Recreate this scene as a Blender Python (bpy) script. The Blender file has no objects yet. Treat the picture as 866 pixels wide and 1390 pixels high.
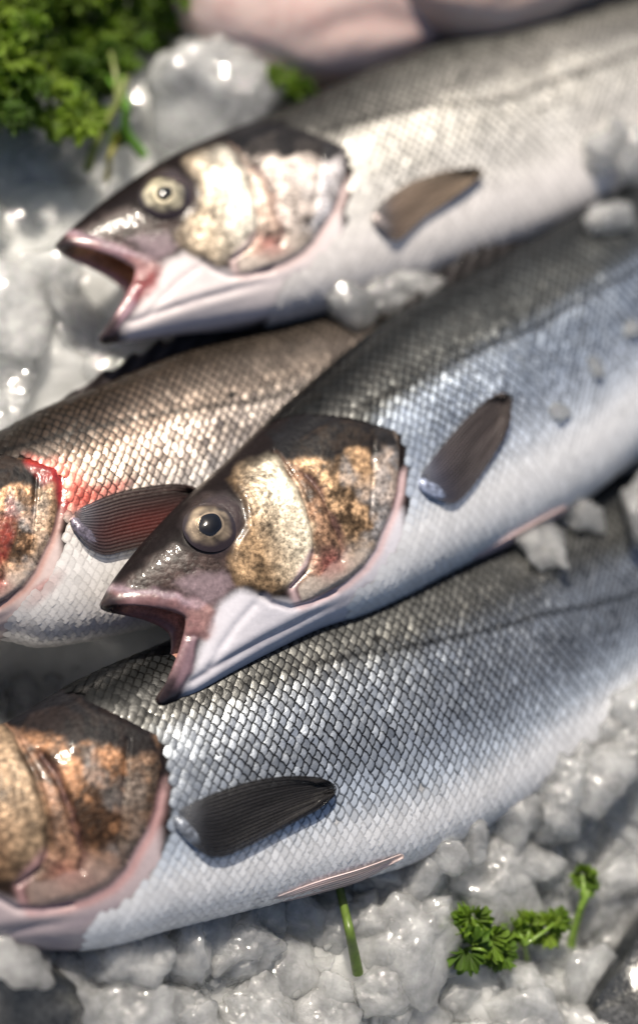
import bpy, math, random
import numpy as np
from mathutils import Matrix, Vector

random.seed(7); rng = np.random.default_rng(7)
scn = bpy.context.scene
COL = scn.collection

# ------------------------------------------------------------------ camera
W_PX, H_PX = 866.0, 1390.0
TGT = np.array([0.0, 0.0, 0.035]); TILT = math.radians(29); DIST = 0.62
_h = np.array([-0.66, -0.75, 0.0]); _h /= np.linalg.norm(_h)
_d = _h * math.sin(TILT) + np.array([0, 0, math.cos(TILT)])
CAM = TGT + _d * DIST
FWD = -_d
UP = np.array([0, 1.0, 0]) - FWD * FWD[1]; UP /= np.linalg.norm(UP)
RIGHT = np.cross(FWD, UP)
VIEW_W = 0.226
F_PX = W_PX * DIST / VIEW_W
cam_data = bpy.data.cameras.new('camera'); cam = bpy.data.objects.new('camera', cam_data)
COL.objects.link(cam); scn.camera = cam
cam.matrix_world = Matrix([[RIGHT[0], UP[0], _d[0], CAM[0]], [RIGHT[1], UP[1], _d[1], CAM[1]],
                           [RIGHT[2], UP[2], _d[2], CAM[2]], [0, 0, 0, 1]])
cam_data.sensor_fit = 'HORIZONTAL'; cam_data.sensor_width = 36.0
cam_data.lens = 36.0 * DIST / VIEW_W
cam_data.clip_start = 0.01; cam_data.clip_end = 50
cam_data.dof.use_dof = True
cam_data.dof.aperture_fstop = 3.8

# ------------------------------------------------------------------ sky and sun
SUN_EL = math.radians(51); SUN_AZ = math.atan2(-0.48, 0.88)
world = bpy.data.worlds.new('World'); scn.world = world; world.use_nodes = True
wn = world.node_tree.nodes; wl = world.node_tree.links
sky = wn.new('ShaderNodeTexSky'); sky.sky_type = 'NISHITA'; sky.sun_disc = False
sky.sun_elevation = SUN_EL; sky.sun_rotation = SUN_AZ; sky.dust_density = 2.5; sky.ozone_density = 1.0
wl.new(sky.outputs[0], wn['Background'].inputs[0]); wn['Background'].inputs[1].default_value = 0.06
sun_d = bpy.data.lights.new('sun', 'SUN'); sun_d.energy = 5.0; sun_d.angle = math.radians(0.6)
sun_d.color = (1.0, 0.91, 0.78)
sun = bpy.data.objects.new('sun', sun_d); COL.objects.link(sun)
sdir = Vector((math.sin(SUN_AZ) * math.cos(SUN_EL), math.cos(SUN_AZ) * math.cos(SUN_EL), math.sin(SUN_EL)))
sun.rotation_euler = sdir.to_track_quat('Z', 'Y').to_euler()
vs = scn.view_settings
vs.view_transform = 'Standard'; vs.look = 'None'; vs.exposure = 0.36; vs.gamma = 1.0; vs.use_curve_mapping = False
try:
    scn.cycles.use_denoising = True
    scn.cycles.max_bounces = 10; scn.cycles.transmission_bounces = 8
    scn.cycles.caustics_reflective = False; scn.cycles.caustics_refractive = True
    scn.cycles.sample_clamp_indirect = 6.0
except Exception:
    pass

# ------------------------------------------------------------------ pixel <-> place
def ray(px):
    px = np.atleast_2d(np.asarray(px, float))
    d = FWD + RIGHT * ((px[:, :1] - W_PX / 2) / F_PX) - UP * ((px[:, 1:2] - H_PX / 2) / F_PX)
    return d
def unproj(px, p0, n):
    d = ray(px)
    k = ((p0 - CAM) @ n) / (d @ n)
    return CAM + d * k[:, None]
def on_z(px, z):
    return unproj(px, np.array([0, 0, z]), np.array([0, 0, 1.0]))
def project(P):
    v = np.asarray(P) - CAM
    dep = v @ FWD
    return np.stack([W_PX / 2 + F_PX * (v @ RIGHT) / dep, H_PX / 2 - F_PX * (v @ UP) / dep], -1), dep
def nrm(v):
    return v / np.maximum(np.linalg.norm(v, axis=-1, keepdims=True), 1e-12)
def sm(x, a, b):
    t = np.clip((x - a) / (b - a), 0, 1); return t * t * (3 - 2 * t)
def spline(pts, n_per=24):
    pts = np.asarray(pts, float)
    P = np.vstack([2 * pts[0] - pts[1], pts, 2 * pts[-1] - pts[-2]])
    out = []
    for i in range(1, len(P) - 2):
        t = np.linspace(0, 1, n_per, endpoint=False)[:, None]
        a, b, c, d = P[i - 1], P[i], P[i + 1], P[i + 2]
        out.append(0.5 * (2 * b + (c - a) * t + (2 * a - 5 * b + 4 * c - d) * t ** 2 + (3 * b - a - 3 * c + d) * t ** 3))
    out.append(P[-2][None]); return np.vstack(out)
def pdist(q, poly, closed=False):
    poly = np.asarray(poly, float)
    if closed: poly = np.vstack([poly, poly[:1]])
    best = np.full(len(q), 1e9)
    for a, b in zip(poly[:-1], poly[1:]):
        ab = b - a; t = np.clip(((q - a) @ ab) / max(ab @ ab, 1e-9), 0, 1)
        best = np.minimum(best, np.linalg.norm(q - (a + t[:, None] * ab), axis=1))
    return best
def inside(q, poly):
    poly = np.asarray(poly, float); c = np.zeros(len(q), bool); j = len(poly) - 1
    for i in range(len(poly)):
        (xi, yi), (xj, yj) = poly[i], poly[j]
        k = ((yi > q[:, 1]) != (yj > q[:, 1])) & (q[:, 0] < (xj - xi) * (q[:, 1] - yi) / (yj - yi + 1e-9) + xi)
        c ^= k; j = i
    return c
def sdf(q, poly):
    d = pdist(q, poly, True); return np.where(inside(q, poly), -d, d)
_perm = rng.permutation(4096)
def vnoise(x, y, z=0.0):
    x, y, z = np.broadcast_arrays(np.asarray(x, float), y, z)
    xi, yi, zi = np.floor(x).astype(int), np.floor(y).astype(int), np.floor(z).astype(int)
    fx, fy, fz = x - xi, y - yi, z - zi
    fx, fy, fz = [f * f * (3 - 2 * f) for f in (fx, fy, fz)]
    def h(a, b, c): return _perm[(_perm[(_perm[a & 4095] + b) & 4095] + c) & 4095] / 4095.0
    def l(a, b, t): return a + (b - a) * t
    return l(l(l(h(xi, yi, zi), h(xi + 1, yi, zi), fx), l(h(xi, yi + 1, zi), h(xi + 1, yi + 1, zi), fx), fy),
             l(l(h(xi, yi, zi + 1), h(xi + 1, yi, zi + 1), fx), l(h(xi, yi + 1, zi + 1), h(xi + 1, yi + 1, zi + 1), fx), fy), fz)

# ------------------------------------------------------------------ mesh helpers
def make_mesh(name, V, F, mat=None, attrs=None, smooth=True):
    V = np.asarray(V, np.float32).reshape(-1, 3)
    me = bpy.data.meshes.new(name)
    if isinstance(F, np.ndarray):
        k = F.shape[1]; n = len(F)
        me.vertices.add(len(V)); me.vertices.foreach_set('co', V.ravel())
        me.loops.add(n * k); me.loops.foreach_set('vertex_index', F.astype(np.int32).ravel())
        me.polygons.add(n)
        me.polygons.foreach_set('loop_start', np.arange(0, n * k, k, dtype=np.int32))
        try: me.polygons.foreach_set('loop_total', np.full(n, k, np.int32))
        except Exception: pass
        me.update(calc_edges=True); me.validate()
    else:
        me.from_pydata(V.tolist(), [], F)
    if smooth: me.polygons.foreach_set('use_smooth', np.ones(len(me.polygons), bool))
    for an, arr in (attrs or {}).items():
        at = me.attributes.new(an, 'FLOAT_COLOR', 'POINT')
        a4 = np.ones((len(V), 4), np.float32); a4[:, :arr.shape[1]] = arr
        at.data.foreach_set('color', a4.ravel())
    if mat: me.materials.append(mat)
    return me
def link(name, me, parent=None, **props):
    o = bpy.data.objects.new(name, me); COL.objects.link(o)
    if parent is not None: o.parent = parent
    for k, v in props.items(): o[k] = v
    return o
def thing(name, loc, label, category, group=None):
    o = bpy.data.objects.new(name, None); COL.objects.link(o); o.location = loc
    o.empty_display_size = 0.01
    o['label'] = label; o['category'] = category
    if group: o['group'] = group
    return o
def grid_faces(nu, nt, wrap):
    i = np.arange(nu - 1)[:, None]; j = np.arange(nt if wrap else nt - 1)[None]
    a = i * nt + j; b = i * nt + (j + 1) % nt; c = (i + 1) * nt + (j + 1) % nt; d = (i + 1) * nt + j
    return np.stack([a, b, c, d], -1).reshape(-1, 4)
def local(P, root):
    return np.asarray(P) - np.array(root.location)

# ------------------------------------------------------------------ materials
def new_mat(name):
    m = bpy.data.materials.new(name); m.use_nodes = True
    nt = m.node_tree; return m, nt.nodes, nt.links, nt.nodes['Principled BSDF']
def math_node(n, l, op, a, b=None, c=None):
    k = n.new('ShaderNodeMath'); k.operation = op
    for i, v in enumerate((a, b, c)):
        if v is None: continue
        if isinstance(v, (int, float)): k.inputs[i].default_value = v
        else: l.new(v, k.inputs[i])
    return k.outputs[0]
def map_range(n, l, v, a, b, c, d):
    k = n.new('ShaderNodeMapRange'); l.new(v, k.inputs[0])
    for i, x in enumerate((a, b, c, d)): k.inputs[i + 1].default_value = x
    return k.outputs[0]
def noise(n, l, scale, detail=3, rough=0.6):
    tc = n.new('ShaderNodeTexCoord'); k = n.new('ShaderNodeTexNoise')
    l.new(tc.outputs['Object'], k.inputs['Vector']); k.inputs['Scale'].default_value = scale
    k.inputs['Detail'].default_value = detail; k.inputs['Roughness'].default_value = rough
    return k.outputs['Fac']
def scale_col(n, l, col, fac):
    k = n.new('ShaderNodeVectorMath'); k.operation = 'SCALE'
    l.new(col, k.inputs[0])
    if isinstance(fac, (int, float)): k.inputs['Scale'].default_value = fac
    else: l.new(fac, k.inputs['Scale'])
    return k.outputs[0]
def bump(n, l, h, strength, dist, p):
    k = n.new('ShaderNodeBump'); k.inputs['Strength'].default_value = strength; k.inputs['Distance'].default_value = dist
    l.new(h, k.inputs['Height']); l.new(k.outputs[0], p.inputs['Normal']); return k

def skin_material():
    # colour from the vertex attribute 'col'; 'fx' = metallic, roughness, mottle
    m, n, l, p = new_mat('fish_skin')
    a = n.new('ShaderNodeAttribute'); a.attribute_name = 'col'
    f = n.new('ShaderNodeAttribute'); f.attribute_name = 'fx'
    s = n.new('ShaderNodeSeparateColor'); l.new(f.outputs['Color'], s.inputs[0])
    n1 = noise(n, l, 620, 4, 0.7); n2 = noise(n, l, 170, 3, 0.6)
    v = n.new('ShaderNodeTexVoronoi'); tc = n.new('ShaderNodeTexCoord')
    l.new(tc.outputs['Object'], v.inputs['Vector']); v.inputs['Scale'].default_value = 520
    mo = math_node(n, l, 'MULTIPLY', map_range(n, l, n1, .34, .66, .30, 1.7), map_range(n, l, n2, .3, .7, .45, 1.55))
    k = math_node(n, l, 'MULTIPLY_ADD', math_node(n, l, 'SUBTRACT', mo, 1.0), s.outputs[2], 1.0)
    l.new(scale_col(n, l, a.outputs['Color'], k), p.inputs['Base Color'])
    l.new(s.outputs[0], p.inputs['Metallic']); l.new(s.outputs[1], p.inputs['Roughness'])
    l.new(f.outputs['Alpha'], p.inputs['Coat Weight']); l.new(math_node(n, l, 'MULTIPLY', f.outputs['Alpha'], .9), p.inputs['Specular IOR Level']); p.inputs['Coat Roughness'].default_value = 0.07; p.inputs['Coat IOR'].default_value = 1.38
    hh = math_node(n, l, 'ADD', math_node(n, l, 'MULTIPLY', n1, 0.6), math_node(n, l, 'MULTIPLY', v.outputs['Distance'], -0.5))
    hh = math_node(n, l, 'MULTIPLY', hh, math_node(n, l, 'ADD', s.outputs[2], 0.15))
    bump(n, l, hh, 0.45, 0.0007, p)
    cb = n.new('ShaderNodeBump'); cb.inputs['Strength'].default_value = .4; cb.inputs['Distance'].default_value = .0007
    l.new(noise(n, l, 330, 2, .5), cb.inputs['Height']); l.new(cb.outputs[0], p.inputs['Coat Normal'])
    return m
def scale_material():
    m, n, l, p = new_mat('fish_scales')
    a = n.new('ShaderNodeAttribute'); a.attribute_name = 'col'
    f = n.new('ShaderNodeAttribute'); f.attribute_name = 'fx'     # metallic, edge, contrast
    s = n.new('ShaderNodeSeparateColor'); l.new(f.outputs['Color'], s.inputs[0])
    g = n.new('ShaderNodeNewGeometry')
    rnd = map_range(n, l, g.outputs['Random Per Island'], 0, 1, .72, 1.22)
    e = map_range(n, l, s.outputs[1], 0.05, 0.62, 0, 1)
    rnd = math_node(n, l, 'MULTIPLY_ADD', math_node(n, l, 'SUBTRACT', rnd, 1.0), math_node(n, l, 'MULTIPLY_ADD', s.outputs[2], .85, .18), 1.0)
    dark = math_node(n, l, 'SUBTRACT', 1.0, math_node(n, l, 'MULTIPLY', e, s.outputs[2]))
    l.new(scale_col(n, l, a.outputs['Color'], math_node(n, l, 'MULTIPLY', rnd, dark)), p.inputs['Base Color'])
    l.new(s.outputs[0], p.inputs['Metallic'])
    l.new(map_range(n, l, noise(n, l, 400, 2), .3, .7, .27, .44), p.inputs['Roughness'])
    l.new(math_node(n, l, 'MULTIPLY_ADD', s.outputs[0], .55, .08), p.inputs['Specular IOR Level']); l.new(math_node(n, l, 'MULTIPLY_ADD', s.outputs[0], .35, .05), p.inputs['Coat Weight']); p.inputs['Coat Roughness'].default_value = 0.13; p.inputs['Coat IOR'].default_value = 1.38
    bump(n, l, noise(n, l, 1500, 2), 0.25, 0.0003, p)
    return m
def fin_material():
    m, n, l, p = new_mat('fin_membrane')
    a = n.new('ShaderNodeAttribute'); a.attribute_name = 'col'
    l.new(a.outputs['Color'], p.inputs['Base Color']); p.inputs['Roughness'].default_value = .5; p.inputs['Specular IOR Level'].default_value = .22; p.inputs['Coat Weight'].default_value = .10; p.inputs['Coat Roughness'].default_value = .08
    bump(n, l, noise(n, l, 700, 3), .5, .0004, p)
    t = n.new('ShaderNodeBsdfTranslucent'); l.new(a.outputs['Color'], t.inputs[0]); x = n.new('ShaderNodeMixShader'); x.inputs[0].default_value = .25
    l.new(p.outputs[0], x.inputs[1]); l.new(t.outputs[0], x.inputs[2])
    g = n.new('ShaderNodeBsdfTransparent'); y = n.new('ShaderNodeMixShader'); l.new(a.outputs['Alpha'], y.inputs[0])
    l.new(g.outputs[0], y.inputs[1]); l.new(x.outputs[0], y.inputs[2]); l.new(y.outputs[0], n['Material Output'].inputs[0])
    return m
def attr_material(name, rough, coat, metal=0.0, bscale=0, bdist=0, transl=0.0, sub=0.0):
    m, n, l, p = new_mat(name)
    a = n.new('ShaderNodeAttribute'); a.attribute_name = 'col'
    l.new(a.outputs['Color'], p.inputs['Base Color'])
    p.inputs['Roughness'].default_value = rough; p.inputs['Metallic'].default_value = metal
    p.inputs['Coat Weight'].default_value = coat; p.inputs['Coat Roughness'].default_value = 0.04
    if bscale: bump(n, l, noise(n, l, bscale, 3), 0.5, bdist, p)
    if sub:
        p.inputs['Subsurface Weight'].default_value = sub; p.inputs['Subsurface Scale'].default_value = 0.004
    if transl:
        t = n.new('ShaderNodeBsdfTranslucent'); l.new(a.outputs['Color'], t.inputs[0])
        x = n.new('ShaderNodeMixShader'); x.inputs[0].default_value = transl
        l.new(p.outputs[0], x.inputs[1]); l.new(t.outputs[0], x.inputs[2]); l.new(x.outputs[0], n['Material Output'].inputs[0])
    return m
def ice_material(name, trans, base, rough, bs, bd):
    m, n, l, p = new_mat(name)
    geo = n.new('ShaderNodeNewGeometry')
    def wnoise(sc, de, ro):
        k = n.new('ShaderNodeTexNoise'); l.new(geo.outputs['Position'], k.inputs['Vector']); k.inputs['Scale'].default_value = sc
        k.inputs['Detail'].default_value = de; k.inputs['Roughness'].default_value = ro; return k.outputs['Fac']
    nz = wnoise(bs, 4, .62); nl = wnoise(110, 3, .6)
    p.inputs['Base Color'].default_value = tuple(base) + (1,)
    l.new(map_range(n, l, nl, .35, .65, rough * .5, rough * 1.5), p.inputs['Roughness'])
    p.inputs['IOR'].default_value = 1.31
    l.new(map_range(n, l, nl, .32, .68, min(1, trans * 1.2), trans * .8), p.inputs['Transmission Weight'])
    p.inputs['Subsurface Weight'].default_value = 1.0; p.inputs['Subsurface Scale'].default_value = .022
    p.inputs['Subsurface Radius'].default_value = (1, 1, 1)
    p.inputs['Coat Weight'].default_value = .75; p.inputs['Coat Roughness'].default_value = .05
    bump(n, l, nz, 0.5, bd, p)
    bk = n.new('ShaderNodeBump'); bk.inputs['Strength'].default_value = .22; bk.inputs['Distance'].default_value = .0010
    l.new(wnoise(bs * .6, 2, .5), bk.inputs['Height']); l.new(bk.outputs[0], p.inputs['Coat Normal'])
    return m
M_SKIN = skin_material(); M_SCALE = scale_material()
M_FIN = fin_material()
M_EYE = attr_material('eye_surface', .28, 1.0, 0.55, 900, .0003)
M_PUPIL = attr_material('pupil_surface', .10, .2); M_PUPIL.node_tree.nodes['Principled BSDF'].inputs['Specular IOR Level'].default_value = .35
M_LEAF = attr_material('parsley_leaf', .42, .15, 0, 500, .0006, .45)
def leaf_tones(m):
    n, l = m.node_tree.nodes, m.node_tree.links; a = [k for k in n if k.bl_idname == 'ShaderNodeAttribute'][0]
    oi = n.new('ShaderNodeObjectInfo'); h = n.new('ShaderNodeHueSaturation'); l.new(a.outputs['Color'], h.inputs['Color'])
    l.new(map_range(n, l, oi.outputs['Random'], 0, 1, .475, .51), h.inputs['Hue']); l.new(map_range(n, l, oi.outputs['Random'], 0, 1, 1.5, .6), h.inputs['Value'])
    l.new(h.outputs[0], n['Principled BSDF'].inputs['Base Color']); l.new(h.outputs[0], [k for k in n if k.bl_idname == 'ShaderNodeBsdfTranslucent'][0].inputs[0])
leaf_tones(M_LEAF)
M_STEM = attr_material('parsley_stem', .4, .3, 0, 300, .0003, .15)
M_TONGUE = attr_material('tongue_skin', .3, .6, 0, 500, .0006, 0, .2)
M_FLESH = attr_material('pink_fish_skin', .36, .7, 0, 150, .0004, 0, .25)
M_ICE = ice_material('clear_ice', .68, (.93, .95, .95), .10, 480, .0013)
M_BED = ice_material('packed_ice', .35, (.84, .85, .84), .16, 420, .0012)

# ------------------------------------------------------------------ sea bass head chart
# drawn once in the coordinates of the whole fish in the middle; other fish carry it over by an affine map
CHEEK = [(308, 650), (325, 634), (345, 624), (366, 617), (384, 630), (398, 648), (408, 664), (418, 690), (425, 716), (428, 745), (420, 772),
         (396, 797), (368, 811), (338, 800), (318, 790), (311, 768), (318, 738), (334, 712), (328, 680)]
CHEEK_R = [(372, 612), (386, 630), (408, 664), (418, 690), (425, 716), (428, 745), (420, 772), (396, 797)]
GROOVE = [(414, 641), (431, 661), (442, 682), (451, 706), (459, 728), (465, 745), (462, 760)]
DIVIDE = [(506, 600), (505, 640), (503, 682), (501, 722), (510, 735)]
FLAP = [(455, 566), (500, 575), (538, 584), (541, 610), (540, 640), (537, 668), (530, 695), (517, 724), (509, 745), (493, 768), (470, 788), (445, 803), (410, 817)]
OPER = FLAP + [(404, 800), (428, 752), (425, 716), (408, 664), (386, 630), (400, 600)]
BLACK = [(360, 590), (400, 565), (455, 560), (500, 568), (541, 580), (539, 606), (512, 618), (485, 612), (455, 622), (425, 622), (395, 628), (372, 610)]
LOWER = [(285, 838), (300, 818), (325, 800), (370, 815), (410, 818), (450, 804), (493, 770), (517, 726), (530, 697), (545, 690), (560, 770),
         (480, 870), (300, 960), (225, 985), (228, 948), (255, 925), (266, 900), (276, 868)]
SNOUT = [(150, 802), (190, 768), (232, 738), (262, 752), (312, 752), (322, 790), (296, 824), (240, 806)]
LAV = [(235, 793), (262, 780), (300, 775), (316, 790), (300, 815), (285, 822)]
MAXIL = [(150, 796), (190, 800), (240, 807), (272, 817), (292, 827), (291, 840), (281, 862), (268, 868), (252, 856), (238, 843), (215, 830), (180, 822), (140, 822)]
LOWLIP = [(252, 858), (270, 868), (266, 890), (258, 915), (246, 935), (240, 960), (205, 960), (222, 935), (240, 905)]
FOLD1 = [(355, 808), (368, 818), (395, 826), (425, 818), (455, 803)]
FOLD2 = [(500, 792), (470, 815), (420, 838), (360, 868), (300, 902), (262, 925)]
FOLD3 = [(345, 822), (320, 850), (300, 880), (285, 905)]
EYE_C = np.array([286.0, 715.0])
SCALE_EDGE = [(300, 520), (352, 578), (400, 560), (450, 562), (500, 574), (545, 588), (553, 610), (556, 645), (556, 690), (548, 725), (530, 760),
              (505, 790), (480, 812), (470, 840), (455, 900), (700, 1200), (2400, 900), (2400, -600), (300, -400)]

def c3(r, g, b): return np.array([r, g, b], float)
def c4(r, g, b, a=.5): return np.array([r, g, b, a], float)
def mixc(C, col, m): return C + (np.asarray(col) - C) * m[:, None]

def body_pigment(t, q, S):
    t = t + S.get('tsh', 0.0) * sm(t, .25, .5)
    C = np.tile(S['dorsal'], (len(t), 1)).astype(float)
    C = mixc(C, S['upper'], sm(t, .06, .26))
    C = mixc(C, S['mid'], sm(t, .27, .43))
    C = mixc(C, S['low'], sm(t, .56, .76))
    C = mixc(C, S['belly'], sm(t, .74, .90))
    return C

def head_relief(q):
    d = np.zeros(len(q))
    so = sdf(q, OPER); ff = sm(q[:, 0], 400, 455); d += 0.0011 * ff * (1 - sm(so, -9, 3))
    d -= 0.0004 * ff * np.exp(-(np.clip(so - 5, -99, 99) / 5) ** 2)
    d += 0.0009 * (1 - sm(sdf(q, CHEEK), -9, 2))
    d -= 0.0015 * np.exp(-(pdist(q, GROOVE) / 4.5) ** 2)
    d -= 0.0009 * np.exp(-(pdist(q, CHEEK_R) / 3.0) ** 2)
    d -= 0.0006 * np.exp(-(pdist(q, DIVIDE) / 2.4) ** 2)
    d += 0.0010 * (1 - sm(sdf(q, MAXIL), -11, 4))
    d += 0.0008 * (1 - sm(sdf(q, LOWLIP), -6, 2))
    d -= 0.0010 * np.exp(-(pdist(q, FOLD1) / 4) ** 2)
    f2 = (1 - sm(q[:, 0], 390, 490)); d -= 0.0006 * f2 * np.exp(-(pdist(q, FOLD2) / 5) ** 2)
    d += 0.0003 * f2 * np.exp(-((pdist(q, FOLD2) - 12) / 8) ** 2)
    d -= 0.0005 * np.exp(-(pdist(q, FOLD3) / 6) ** 2)
    r = np.linalg.norm(q - EYE_C - [5, -3], axis=1)
    d += 0.0008 * (1 - sm(r, 22, 58))
    return d

def head_pigment(q, C, FX, S):
    """paint bare head skin; q in chart coordinates"""
    n1 = vnoise(q[:, 0] / 26, q[:, 1] / 26); n2 = vnoise(q[:, 0] / 9 + 40, q[:, 1] / 9)
    sd0 = S.get('seed', 0.0); q0 = q
    fr = .45 * vnoise(q[:, 0] / 30 + sd0, q[:, 1] / 30 + 3) + .33 * vnoise(q[:, 0] / 11 + sd0, q[:, 1] / 11 + 8) + .22 * vnoise(q[:, 0] / 4.5 + sd0, q[:, 1] / 4.5)
    q = q + np.stack([vnoise(q[:, 0] / 14 + sd0, q[:, 1] / 14) - .5, vnoise(q[:, 0] / 14, q[:, 1] / 14 + 50 + sd0) - .5], 1) * 9
    bare = 1 - sm(sdf(q, SCALE_EDGE), 2, -3)
    C = mixc(C, S['crown'], bare); FX = mixc(FX, c4(.0, .45, .25, .05), bare)
    m = bare * (1 - sm(sdf(q, SNOUT), -10, 6))
    C = mixc(C, S['snout'], m); FX = mixc(FX, c4(.0, .36, .8, .2), m)
    m = bare * (1 - sm(sdf(q0 + (q - q0) * .35, LOWER), -9, 9))
    C = mixc(C, S['jaw'], m * .97); FX = mixc(FX, c4(.0, .38, .06, .5), m)
    m = bare * (1 - sm(sdf(q, LAV), -8, 8)) * .7
    C = mixc(C, S['lavender'], m); FX = mixc(FX, c4(0, .3, .12, .5), m)
    m = 1 - sm(sdf(q0, OPER), -2, 2)
    oc = np.outer(1 - sm(fr, .36, .56), S['opercle'] * .30) + np.outer(sm(fr, .36, .56), S['opercle'] * 1.75)
    oc = oc + (np.array([.42, .40, .40]) * S['opercle'].max() * 3.0 - oc) * (sm(n1, .62, .85) * .5)[:, None]
    C = C + (oc - C) * m[:, None]; FX = mixc(FX, c4(.22, .38, 1.0, .22), m)
    rear = m * sm(q[:, 0] - np.interp(q[:, 1], [600, 640, 682, 722, 760], [506, 505, 503, 501, 512]), -2, 3) * (q[:, 1] < 750)
    C = mixc(C, S['flap'], rear * .55)
    lowm = m * sm(q[:, 1] + (q[:, 0] - 480) * .25, 720, 762)
    C = mixc(C, S['subop'], lowm * .9); FX = mixc(FX, c4(.1, .36, .35, .5), lowm)
    band = (1 - sm(sdf(q, list(CHEEK_R) + list(GROOVE)[::-1]), -3, 4))
    C = C + (S['preop'] * (.45 + 1.2 * sm(fr, .35, .65))[:, None] - C) * (band * .85)[:, None]; FX = mixc(FX, c4(.1, .36, 1.0, .28), band)
    redm = np.exp(-(np.linalg.norm((q - [448, 768]) / [22, 16], axis=1)) ** 2) * S.get('red', .5)
    C = mixc(C, c3(.42, .10, .09), redm)
    gl = np.exp(-(pdist(q, GROOVE) / 4.5) ** 2); C = mixc(C, c3(.10, .05, .05), gl * .6)
    m = 1 - sm(sdf(q, CHEEK), -15, 7)
    cc = S['cheek'] + (S['cheek2'] - S['cheek']) * sm(q[:, 0] - .35 * (q[:, 1] - 700), 330, 400)[:, None]
    cc = cc * (.55 + .85 * sm(fr, .32, .62))[:, None]
    C = C + (cc - C) * m[:, None]; FX = mixc(FX, c4(.25, .34, .9, .28), m)
    m = 1 - sm(sdf(q, BLACK) + 8 * (n2 - .5), -7, 5)
    C = mixc(C, c3(.009, .009, .011), m * .96); FX = mixc(FX, c4(.0, .42, .5, .07), m)
    # gill membrane behind the flap
    so = sdf(q0, OPER); back = sm(q[:, 0] * .45 + q[:, 1] * .5, 560, 572)
    m = np.exp(-((so - 7) / 5.5) ** 2) * bare * (so > 0) * back
    C = mixc(C, S['membrane'], m * .9); FX = mixc(FX, c4(0, .3, .1, .5), m)
    ln = np.exp(-((so - 1) / 1.8) ** 2) * back; C = mixc(C, c3(.20, .11, .11), ln * .35)
    ln = np.exp(-(pdist(q, DIVIDE) / 2.2) ** 2); C = mixc(C, c3(.04, .03, .025), ln * .5)
    for L, w, k in ((FOLD1, 2.5, .45), (FOLD2, 4, .32)):
        C = mixc(C, c3(.22, .19, .24), np.exp(-(pdist(q, L) / w) ** 2) * k)
    m = 1 - sm(sdf(q, MAXIL), -8, 6)
    C = C + (S['lip'] * (.7 + .6 * fr)[:, None] - C) * m[:, None]; FX = mixc(FX, c4(0, .26, .35, .5), m)
    m = np.exp(-(pdist(q, [(150, 800), (190, 803), (240, 812), (275, 822)]) / 6) ** 2); C = mixc(C, c3(.27, .20, .24), m * .8)
    m = np.exp(-(pdist(q, [(262, 828), (285, 832), (280, 858)]) / 9) ** 2); C = mixc(C, c3(.34, .20, .19), m * .6)
    m = 1 - sm(sdf(q, LOWLIP), -4, 4)
    C = mixc(C, S['lip'] * c3(1.1, 1.35, 1.6), m * .9); FX = mixc(FX, c4(0, .3, .15, .5), m)
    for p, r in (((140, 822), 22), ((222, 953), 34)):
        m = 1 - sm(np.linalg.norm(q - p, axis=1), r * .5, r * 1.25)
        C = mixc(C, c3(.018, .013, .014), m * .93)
    r = np.linalg.norm(q - EYE_C - [5, -3], axis=1)
    m = 1 - sm(r, 32, 50); C = mixc(C, c3(.045, .030, .030), m * .75); FX = mixc(FX, c4(0, .2, .3, .5), m)
    return C, FX

SURF = []      # (pixels, depth, points, normals) of every upward-facing fish skin, for laying things on it
def surf_at(px, clouds=None, rad=5.0):
    """distance along the view ray to the skin met at a pixel"""
    best = None
    for (pp, dep, P, N) in (clouds or SURF):
        d2 = ((pp - px) ** 2).sum(1); k = np.where(d2 < rad * rad)[0]
        if len(k) == 0:
            if clouds is not None: k = np.array([d2.argmin()])
            else: continue
        i = k[dep[k].argmin()] if clouds is None else k[d2[k].argmin()]
        if best is None or dep[i] < best[0]: best = (dep[i], P[i], N[i])
    return best
def lift_px(px, cloud, lift):
    """points at pixels px, standing `lift` metres off the skin below them"""
    dep = np.array([surf_at(p, [cloud])[0] for p in px])
    d = ray(px)
    return CAM + d * (dep - np.asarray(lift))[:, None]

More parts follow.
